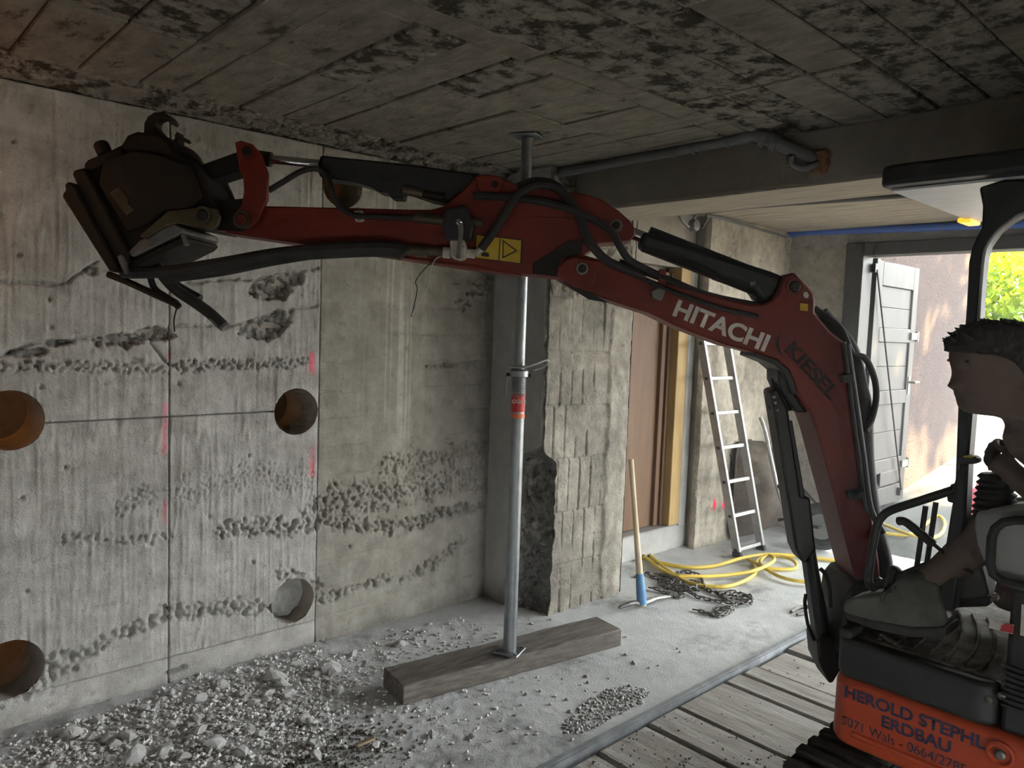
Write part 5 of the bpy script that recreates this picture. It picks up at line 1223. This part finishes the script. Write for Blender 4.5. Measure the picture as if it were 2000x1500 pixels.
yh = MB().tube(spline(fl_pts(hp, 0.014), 8), 0.0125, 10).build('garden_hose', M['yhose'], None); tag(yh, 'yellow hose looping in a bow around the chain end', 'hose')
yh = MB().tube(spline(fl_pts(hp3, 0.026), 8), 0.0125, 10).build('garden_hose', M['yhose'], None); tag(yh, 'yellow hose coil lying beside the excavator cylinder', 'hose')
hp4 = [(1715, 1040), (1770, 1045), (1800, 1030), (1830, 1008), (1845, 1020), (1840, 1040), (1820, 1050), (1780, 1045, 0.02), (1720, 1022), (1690, 1012)]
yh = MB().tube(spline(fl_pts(hp4, 0.014), 8), 0.0135, 10).build('garden_hose', M['yhose'], None); tag(yh, 'yellow hose coil seen through the guard rail near the gate', 'hose')

ch = empty('chain', tuple(onz(1370, 1160))); tag(ch, 'heavy dark steel chain heaped on the floor beside the pickaxe', 'chain')
def link_mesh():
    P = []; a, b = 0.0125, 0.0085
    for k in range(20):
        t = 2*math.pi*k/20; P.append(v3(b*math.cos(t), 0, 0) if False else v3((a if math.cos(t) > 0 else -a)+b*math.cos(t), b*math.sin(t), 0))
    return MB().tube(P, 0.0048, 7, True)
cpx = [[(1240, 1128), (1262, 1120), (1275, 1128), (1300, 1135), (1320, 1150), (1345, 1158), (1365, 1168), (1390, 1172), (1415, 1178), (1445, 1182), (1468, 1178), (1462, 1165), (1440, 1165), (1420, 1172), (1400, 1160), (1380, 1152), (1372, 1140), (1368, 1125), (1345, 1118), (1325, 1118), (1322, 1130), (1330, 1145), (1350, 1150), (1370, 1158)],
       [(1268, 1150), (1290, 1155), (1310, 1165), (1335, 1166), (1320, 1155), (1300, 1148), (1285, 1140)],
       [(1355, 1192), (1375, 1196), (1400, 1205), (1420, 1200), (1432, 1190), (1415, 1188), (1395, 1192), (1405, 1202), (1425, 1194), (1436, 1182), (1450, 1180)],
       [(1400, 1160), (1430, 1158), (1452, 1163), (1464, 1172), (1445, 1172), (1425, 1166), (1436, 1160)],
       [(1330, 1140), (1350, 1135), (1366, 1142), (1352, 1152), (1335, 1150), (1318, 1142)], [(1280, 1122), (1300, 1126), (1318, 1134), (1300, 1140), (1282, 1134)]]
r = random.Random(12); first = None; cnt = 0
for path in cpx:
    P = spline([onz(x, y, 0.008) for x, y in path], 24); s = 0; last = P[0]; k = 0
    for i in range(1, len(P)):
        s += (P[i]-P[i-1]).length
        if s >= 0.031:
            s = 0; c = (P[i]+last)/2; t = (P[i]-last).normalized(); last = P[i]; k += 1
            if cnt >= 290: break
            up_ = ZV if k % 2 else ZV.cross(t)
            up_ = (up_+v3(r.uniform(-.35, .35), r.uniform(-.35, .35), r.uniform(0, .4))).normalized(); sd_ = up_.cross(t).normalized(); up2 = t.cross(sd_)
            mtx = Matrix((( t.x, sd_.x, up2.x), (t.y, sd_.y, up2.y), (t.z, sd_.z, up2.z))).to_4x4()
            if first is None:
                o = link_mesh().build('link', M['chain'], None); mesh_l = o.data; first = o
                lo = BASE[o.name]
                for v in mesh_l.vertices: v.co = v.co+lo
            else: o = bpy.data.objects.new('link', mesh_l); COL.objects.link(o)
            o.parent = ch; mtx.translation = c+v3(0, 0, r.uniform(0.0, 0.012))-BASE[ch.name]; o.matrix_local = mtx; cnt += 1
hk = MB().tube(spline([onz(x, y, 0.01) for x, y in ((1545, 1195), (1560, 1187), (1575, 1184), (1580, 1190), (1570, 1198), (1556, 1200))], 5), 0.010, 8).build('steel_hook', M['chain'], None); tag(hk, 'small steel hook lying on the floor beside the boom cylinder', 'hook')
can = empty('jerrycan', tuple(ongr(1905, 1000))); tag(can, 'pink-red plastic canister on the ramp outside', 'canister')
q = ongr(1905, 1005); MB().bx(q.x-0.09, q.x+0.09, q.y-0.07, q.y+0.07, q.z, q.z+0.24).build('body', M['canred'], can, 0.03, 3); MB().cyl(q+v3(0.04, 0, 0.23), q+v3(0.04, 0, 0.28), 0.025, 14).build('cap', M['white'], can)

# ------------------------------------------------------------------ pipes and cables
dp = empty('drain_pipe', (2.9, 2.2, 2.45)); tag(dp, 'dark grey drain pipe hung below the ceiling in front of the beam', 'pipe')
PZX = 3.06
pa, pb2 = onx(1035, 334, PZX), onx(1478, 263, PZX)
pa = v3(PZX, pa.y, pb2.z-0.02); 
MB().cyl(pa, pb2, 0.027, 18).build('pipe_run', M['greypipe'], dp)
pc = onx(1596, 312, BX0+0.01)
MB().cyl(pb2, pc, 0.030, 18).build('pipe_branch', M['greypipe'], dp)
MB().tube(spline([pb2+(pa-pb2).normalized()*0.09, pb2+v3(0, 0, 0.004), pb2+(pc-pb2).normalized()*0.09], 6), 0.034, 16).build('elbow', M['greypipe'], dp)
for t in (0.12, 0.30): 
    c = pb2.lerp(pc, t); dd = (pc-pb2).normalized(); MB().cyl(c-dd*0.012, c+dd*0.012, 0.040, 18).build('socket_ring', M['greypipe'], dp)
for t in (0.70, 0.80, 0.90):
    c = pa.lerp(pb2, t); MB().cyl(c-v3(0, 0.012, 0), c+v3(0, 0.012, 0), 0.031, 18).build('socket_ring', M['greypipe'], dp)
MB().tube(spline([onx(1545, 303, PZX+0.05), onx(1547, 318, PZX+0.07), onx(1568, 328, BX0-0.03), onx(1592, 322, BX0-0.02), onx(1602, 312, BX0+0.01)], 6), 0.014, 10).build('side_pipe', M['greypipe'], dp)
for px_ in ((1065, 328, 240), (1357, 290, 225), (1508, 275, 216)):
    y_ = onx(px_[0], px_[1], PZX).y; c = v3(PZX, y_, pa.z+(pb2.z-pa.z)*((y_-pa.y)/(pb2.y-pa.y)))
    if px_[0] > 1480: c = pb2.lerp(pc, 0.28)
    MB().cyl(c+v3(0, 0, 0.02), v3(c.x, c.y, CEIL+0.01), 0.004, 8).build('hanger_rod', M['steel'], dp)
    MB().tube([c+v3(0.032*math.cos(2*math.pi*k/20), 0, 0.032*math.sin(2*math.pi*k/20)) for k in range(20)], 0.006, 8, True).build('pipe_clip', M['steel'], dp)
c = onx(1603, 314, BX0-0.004)
rs = relief('rust_patch', c+v3(-0.006, -0.055, -0.075), (0, 1, 0), (0, 0, 1), (-1, 0, 0), 0.11, 0.15, 0.006, lambda u, v: 0.014*fbm(u*60, v*60, 3)-0.06*sstep(0.6, 1.0, np.hypot((u-0.055)/0.055, (v-0.075)/0.075)+0.5*(fbm(u*50, v*50, 5)-0.5)), M['brownrust'], dp, (), 0.06, None)

bpz = OPEN_Z+0.155
bpp = [onx(1500, 470, FX-0.05), onx(1520, 464, FX-0.045), onx(1560, 454, FX-0.04), onx(1620, 451, FX-0.04), onx(1760, 446, FX-0.04), onx(1910, 440, FX-0.04), onx(2100, 434, FX-0.04)]
bpo = MB().tube(spline(bpp, 6), 0.030, 12).build('water_pipe', M['bluepipe'], None); tag(bpo, 'blue plastic water pipe clipped above the gate opening', 'pipe')
for x_, y_ in ((1612, 451), (1843, 443)):
    c = onx(x_, y_, FX-0.04)
    MB().tube([c+v3(0.025*math.cos(2*math.pi*k/16), 0, 0.025*math.sin(2*math.pi*k/16)) for k in range(16)], 0.006, 6, True).build('pipe_clip', M['galv'], bpo)
    MB().cyl(c+v3(0, 0, 0.02), v3(c.x, c.y, CEIL), 0.004, 8).build('clip_rod', M['galv'], bpo)
jb_ = empty('junction_box', tuple(ony(1358, 440, SY-0.03))); tag(jb_, 'old round junction box with bent cables on the rough wall', 'junction box')
cc = ony(1358, 440, SY-0.02); MB().lathe(cc+v3(0, 0.03, 0), (0, -1, 0), [(0, 0.045), (0.03, 0.045), (0.045, 0.038), (0.05, 0.02)], 18).build('box', M['greypipe'], jb_)
MB().tube(spline([ony(1325, 412, SY-0.02), ony(1332, 430, SY-0.02), ony(1345, 444, SY-0.02)], 5), 0.012, 8).build('cable', M['greypipe'], jb_)
MB().tube(spline([ony(1372, 445, SY-0.02), ony(1382, 428, SY-0.02), ony(1395, 423, SY-0.03), ony(1535, 463, SY-0.03)], 5), 0.010, 8).build('cable', M['greypipe'], jb_)
MB().tube(spline([ony(1355, 430, SY-0.02), ony(1362, 418, SY-0.03), onz(1385, 412, CEIL-0.015), onz(1500, 402, CEIL-0.015), onz(1700, 388, CEIL-0.015), onz(1815, 380, CEIL-0.015)], 5), 0.013, 8).build('conduit', M['greypipe'], jb_)

# ------------------------------------------------------------------ rubble
def rock_mesh(name, seed, sub=2):
    bm = bmesh.new(); bmesh.ops.create_icosphere(bm, subdivisions=sub, radius=1.0)
    r = random.Random(seed); pl = [(Vector((r.gauss(0, 1), r.gauss(0, 1), r.gauss(0, 1))).normalized(), r.uniform(0.45, 0.85)) for _ in range(9)]
    for v in bm.verts:
        s = 1.0
        for n_, d_ in pl:
            t = v.co.dot(n_)
            if t > d_: v.co -= n_*(t-d_)
        v.co *= 1+r.uniform(-0.05, 0.05)
    me = bpy.data.meshes.new(name); bm.to_mesh(me); bm.free(); me.materials.append(M['rubble']); return me
rocks = [rock_mesh('rubble_lump', 100+i) for i in range(7)]
r = random.Random(77); cnt = 0
def fz(p):
    return float(floor_h(np.array([[p.x-KX]]), np.array([[p.y-EDGE_Y]]))[0, 0])
def put_rock(x, y, px_size, label, group):
    global cnt
    p = onz(x, y, 0.02)
    if p.y > WY-0.03 or p.y < EDGE_Y+0.05: return
    z = fz(p); dist = (p-Vector(CAM)).length; s = px_size*dist/F_PX/2
    o = bpy.data.objects.new('rubble_lump', rocks[cnt % 7]); COL.objects.link(o)
    sc = (s*r.uniform(0.8, 1.3), s*r.uniform(0.7, 1.1), s*r.uniform(0.45, 0.8)); o.scale = sc
    o.location = (p.x, p.y, z+sc[2]*0.35); o.rotation_euler = (r.uniform(-.3, .3), r.uniform(-.3, .3), r.uniform(0, 6.28))
    tag(o, label, 'rubble', group); cnt += 1
def in_poly(x, y, P):
    c = False
    for i in range(len(P)):
        (x1, y1), (x2, y2) = P[i], P[i-1]
        if (y1 > y) != (y2 > y) and x < (x2-x1)*(y-y1)/(y2-y1)+x1: c = not c
    return c
PA = [(60, 1450), (200, 1400), (330, 1345), (500, 1285), (620, 1265), (700, 1330), (660, 1420), (590, 1500), (40, 1500)]
n = 0
while n < 205:
    x, y = r.uniform(0, 760), r.uniform(1220, 1498)
    if not in_poly(x, y, PA): continue
    put_rock(x, y, min(46, 9+r.expovariate(1/8.0)), 'pale broken concrete lump in the heap along the left wall', 'rubble lumps in the heap'); n += 1
for (x, y, s, lab) in ((535, 1320, 40, 'large pale slab at the far upper end of the rubble heap'), (470, 1465, 44, 'large upright lump in the heap left of the dark damp grit'), (420, 1452, 38, 'large lump beside the upright one at the front of the heap'),
                       (620, 1468, 30, 'large lump lying in the dark damp grit'), (250, 1440, 34, 'large lump at the front of the heap below the lower holes'), (565, 1355, 30, 'large lump on the timber side of the rubble heap'), (390, 1370, 32, 'large lump on the wall side of the rubble heap')):
    put_rock(x, y, s, lab, 'large lumps in the heap')
for (x, y, s, lab) in ((782, 1255, 26, 'flat concrete lump between the wall foot and the timber'), (907, 1277, 26, 'concrete lump lying against the far side of the timber beside the prop'), (845, 1428, 17, 'single concrete lump on the floor in front of the timber end'),
                  (735, 1450, 24, 'pale chipped stone beside the dark mud patch'), (922, 1430, 16, 'rounded pale stone lying alone in front of the timber'), (690, 1275, 22, 'concrete lump at the far edge of the heap'), (1085, 1352, 10, 'dark pebble on the floor between timber and planks'),
                  (945, 1340, 10, 'small stone close to the near edge of the timber'), (1240, 1290, 9, 'small dark pebble near the timber end')):
    put_rock(x, y, s, lab, None)
n = 0
while n < 70:
    x, y = r.uniform(620, 1330), r.uniform(1200, 1498)
    p = onz(x, y)
    if p.y < EDGE_Y+0.06 or p.y > WY-0.05: continue
    if -0.03 < (p-tb_a).dot(tn) < tw+0.03 and -0.1 < (p-tb_a).dot(td) < tl+0.1: continue
    put_rock(x, y, r.uniform(5, 11), 'small pale crumb scattered on the bare floor around the timber', 'crumbs on the floor'); n += 1
def grit(name, n, fn, s0, s1, mat, seed, lab, flat=0.7, parent=None):
    rs_ = np.random.RandomState(seed)
    t = np.array([[1, 0, 0], [-1, 0.1, 0.1], [0.1, 1, -.1], [0, -1, 0], [0.1, 0.1, .9], [0, 0, -.9]], float); V = []; Fc = []
    k = 0
    while k < n:
        p = fn(rs_)
        if p is None: continue
        z = fz(p); s = s0+(s1-s0)*rs_.rand()**2.5
        a, b, c_ = rs_.rand(3)*6.28; R_ = np.array(Matrix.Rotation(a, 3, 'Z') @ Matrix.Rotation(b, 3, 'X') @ Matrix.Rotation(c_, 3, 'Y'))
        q = (t*(0.6+0.6*rs_.rand(6, 1))) @ R_.T*s; q[:, 2] *= flat; q += np.array([p.x, p.y, z+s*0.25])
        b_ = len(V); V += [tuple(x_) for x_ in q]; Fc += [(b_+i_, b_+j_, b_+k_) for i_, j_, k_ in ((0, 2, 4), (2, 1, 4), (1, 3, 4), (3, 0, 4), (2, 0, 5), (1, 2, 5), (3, 1, 5), (0, 3, 5))]; k += 1
    mb = MB(); mb.v = V; mb.f = Fc; o = mb.build(name, mat, parent, 0, 2, 0); o['kind'] = 'stuff'
    if lab: o['label'] = lab; o['category'] = 'rubble'
    return o
def g1(rs_):
    X = -0.3+3.0*rs_.rand(); Y = WY-0.08-rs_.gamma(2.2, 0.22)
    if Y < EDGE_Y+0.06 or rs_.rand() > float(sstep(2.9, 1.0, X))+0.12: return None
    return v3(X, Y, 0)
grit('rubble_grit', 8500, g1, 0.002, 0.013, M['rubble'], 3, 'fine pale concrete grit spread along the left wall')
def g4(rs_):
    x, y = 40+660*rs_.rand(), 1265+235*rs_.rand()
    return onz(x, y, 0.0) if in_poly(x, y, PA) else None
grit('rubble_gravel', 2600, g4, 0.005, 0.017, M['rubble'], 9, 'pale gravel-sized concrete chips filling the heap by the wall')
mudc = onz(640, 1480)
def g2(rs_):
    p = v3(mudc.x+rs_.normal()*0.17, mudc.y+rs_.normal()*0.10, 0); return p if p.y > EDGE_Y+0.05 else None
M['mud'] = pmat('dark_mud', (0.07, 0.065, 0.05), (0.13, 0.12, 0.10), 20, 0.9)
grit('dark_rubble', 700, g2, 0.004, 0.014, M['mud'], 5, 'patch of dark damp grit at the bottom of the heap')
pc_ = [(1095, 1420), (1130, 1380), (1180, 1350), (1230, 1338), (1270, 1350), (1255, 1375), (1200, 1400), (1150, 1430), (1105, 1435)]
def g3(rs_):
    x, y = 1085+190*rs_.rand(), 1335+105*rs_.rand()
    return onz(x, y, 0.0) if in_poly(x, y, pc_) else None
grit('scattered_swarf', 650, g3, 0.005, 0.012, M['pitdark'], 7, 'patch of small glinting chips on the floor near the plank edge')
def g5(rs_):
    x, y = 1080+540*rs_.rand(), 1250+250*rs_.rand(); p = onz(x, y, -0.01)
    return p if p.y < EDGE_Y-0.03 and p.x < 3.9 else None
_fz = fz
fz = lambda p: -0.012
grit('plank_grit', 420, g5, 0.0025, 0.009, M['mud'], 15, 'dark crumbs scattered over the plank deck')
fz = _fz
chip_ = MB().box(onz(715, 1448, 0.02), (0.07, 0.022, 0.012), (v3(0.6, -0.3, 0.2).normalized(), v3(0.3, 0.6, 0).normalized(), v3(0, 0, 1))).build('wood_chip', M['handlewood'], None, 0.002); tag(chip_, 'pale splinter of wood lying on the dark mud patch', 'wood chip')

# ------------------------------------------------------------------ dust haze, its box set where it also imitates lens glare
hz_m = bpy.data.materials.new('dust_glare_haze'); hz_m.use_nodes = True; nt = hz_m.node_tree; nt.nodes.clear()
vo = nt.nodes.new('ShaderNodeVolumeScatter'); vo.inputs['Density'].default_value = HAZE; vo.inputs['Anisotropy'].default_value = 0.35; vo.inputs['Color'].default_value = (0.9, 0.95, 0.95, 1)
oo = nt.nodes.new('ShaderNodeOutputMaterial'); nt.links.new(vo.outputs[0], oo.inputs['Volume'])
if HAZE > 0:
    hzo = MB().bx(0.9, FX+0.05, RY+0.01, EDGE_Y, 0.012, CEIL-0.02).build('dust_glare_haze', hz_m, None); hzo['kind'] = 'stuff'; hzo['label'] = 'thin concrete dust in the air, also standing in for lens glare'
